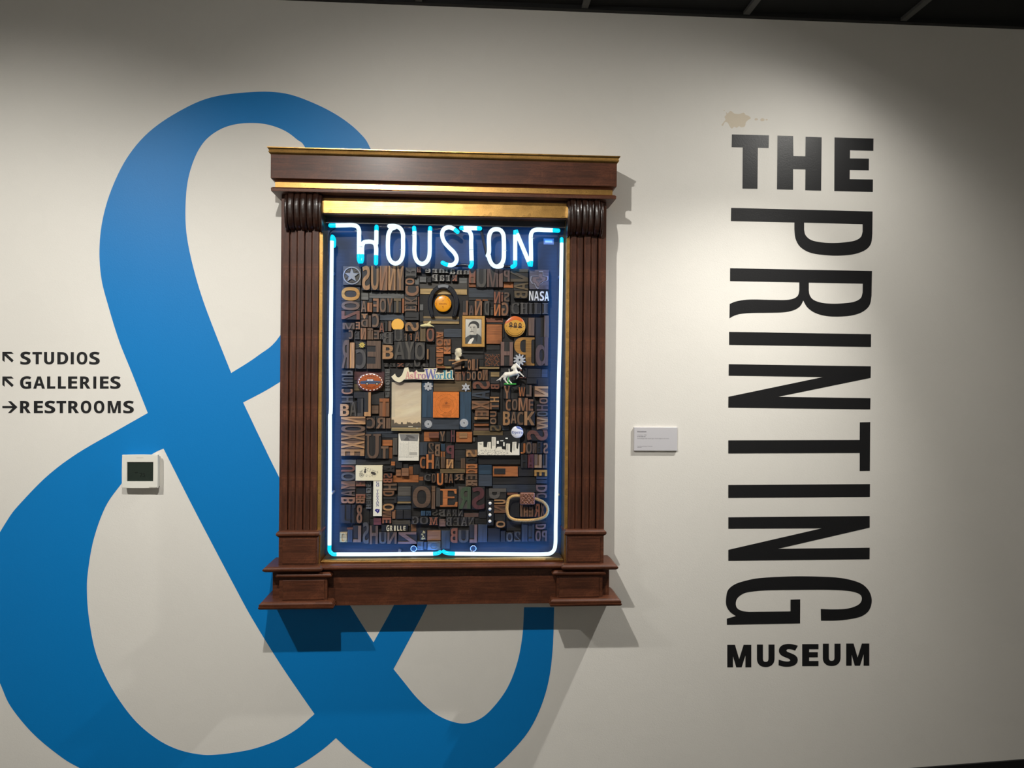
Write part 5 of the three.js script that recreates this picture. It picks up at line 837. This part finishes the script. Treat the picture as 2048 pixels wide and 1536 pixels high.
{ // studs
  const z = 0.036, b = boxAt(10, 770, 330, 882, 742, z), o = thing('stud_strip', 'black upright strip with four round white studs', 'strip', [b.x, b.y, BACK]); mesh('strip', plank(b.w, b.h, z - BACK, 0.0008), M.black, o);
  for (const [x, y] of [[820, 382], [818, 477], [818, 572], [817, 675]]) { const q = at(10, x, y, z); mesh('stud', new THREE.SphereGeometry(0.0058, 16, 8, 0, Math.PI * 2, 0, Math.PI / 2).rotateX(Math.PI / 2).scale(1, 1, 0.6).translate(q.x - b.x, q.y - b.y, z - BACK), M.white, o); }
}
{ // carved crest, longhorn tile, texture plate
  const carved = (reg, x0, y0, x1, y1, name, label, col, fn, z = 0.034) => { const b = boxAt(reg, x0, y0, x1, y1, z), o = thing(name, label, 'printing block', [b.x, b.y, BACK]); mesh('body', plank(b.w, b.h, z - BACK - 0.002, 0.0006), typeMat('k', 0, 0), o); fn(o, b, z - BACK - 0.002, S({ color: srgb(...col), roughness: 0.5, map: wornX })); };
  carved(6, 764, 234, 1026, 452, 'carved_crest', 'square brown block carved with a scrolling crest', [150, 92, 54], (o, b, d, m) => { for (let i = 0; i < 30; i++) { const cx = ((i % 6) - 2.5) / 6 * b.w * 0.94, cy = (Math.floor(i / 6) - 2) / 5 * b.h * 0.92, q0 = i * 1.7, dir = cx < 0 ? -1 : 1; if (Math.abs(cx) < b.w * 0.12 && cy < 0 && cy > -b.h * 0.3) continue; const pts = []; for (let t = 0; t < 9; t++) { const q = q0 + t / 8 * 4.4 * dir, rr = b.w * 0.085 * (1.1 - t / 11); pts.push(new THREE.Vector3(cx + rr * Math.cos(q), cy + rr * Math.sin(q), d + 0.0008)); } mesh('scroll', tube(pts, 0.0012, 16, false, 5), m, o); } mesh('letter', slab(fitted('W', b.w * 0.2, b.h * 0.2, { f: 's' }), 0.003, d).translate(0, -b.h * 0.16, 0), m, o); });
  carved(3, 558, 962, 688, 1062, 'longhorn_tile', 'small dark tile with a raised longhorn skull', [190, 140, 96], (o, b, d, m) => { mesh('skull', slab(poly(smooth([[-0.5, 0.3, 1], [-0.25, 0.38], [0, 0.3], [0.25, 0.38], [0.5, 0.3, 1], [0.28, 0.18], [0.22, -0.1], [0.08, -0.45], [-0.08, -0.45], [-0.22, -0.1], [-0.28, 0.18]], 3).map(([x, y]) => [x * b.w * 0.96, y * b.h])), 0.002, d), m, o); });
  carved(9, 1598, 898, 1716, 1076, 'carved_emblem', 'small dark block with a straw-coloured carved emblem at the bottom edge', [200, 186, 132], (o, b, d, m) => { for (const [x, y, r] of [[0.1, 0.32, 0.22], [-0.15, 0.1, 0.16], [0.02, -0.08, 0.14], [-0.1, -0.32, 0.2], [0.2, -0.3, 0.14]]) mesh('leaf', slab(poly(smooth(Array.from({ length: 7 }, (_, i) => { const a = i / 7 * 6.283, q = (i % 2 ? 0.7 : 1.05) * r; return [(x + Math.cos(a) * q) * b.w, (y + Math.sin(a) * q * 0.7) * b.h]; }), 3)), 0.002, d), m, o); });
}
{ // small fittings on the sheet and the maker's plate
  const b = boxAt(2, 1632, 372, 1796, 464, 0.009), o = thing('makers_plate', 'tiny grey maker plate with a pale strip beside the last neon letter', 'plate', [b.x, b.y, 0.006]); mesh('plate', plank(b.w, b.h, 0.003, 0.0004), S({ color: srgb(110, 114, 124), roughness: 0.5 }), o); mesh('strip', plank(b.w * 0.7, b.h * 0.45, 0.0006, 0.0002).translate(0, 0.001, 0.003), S({ color: srgb(190, 194, 204), roughness: 0.5 }), o);
  for (const [reg, x, y, l] of [[9, 1490, 1222, 'small dark ring fitting above the lower border tube, under the ink sketch'], [10, 545, 1122, 'small dark ring fitting above the lower border tube, under the rope']]) { const q = at(reg, x, y, 0.03), t = thing('ring_fitting', l, 'fitting', [q.x, q.y, 0.006]); mesh('ring', new THREE.TorusGeometry(0.0105, 0.0014, 8, 24).translate(0, 0, 0.024), M.steel, t); mesh('socket', new THREE.CylinderGeometry(0.0095, 0.0105, 0.024, 20).rotateX(Math.PI / 2).translate(0, 0, 0.012), M.raceway, t); }
}
renderer.render(scene, camera);
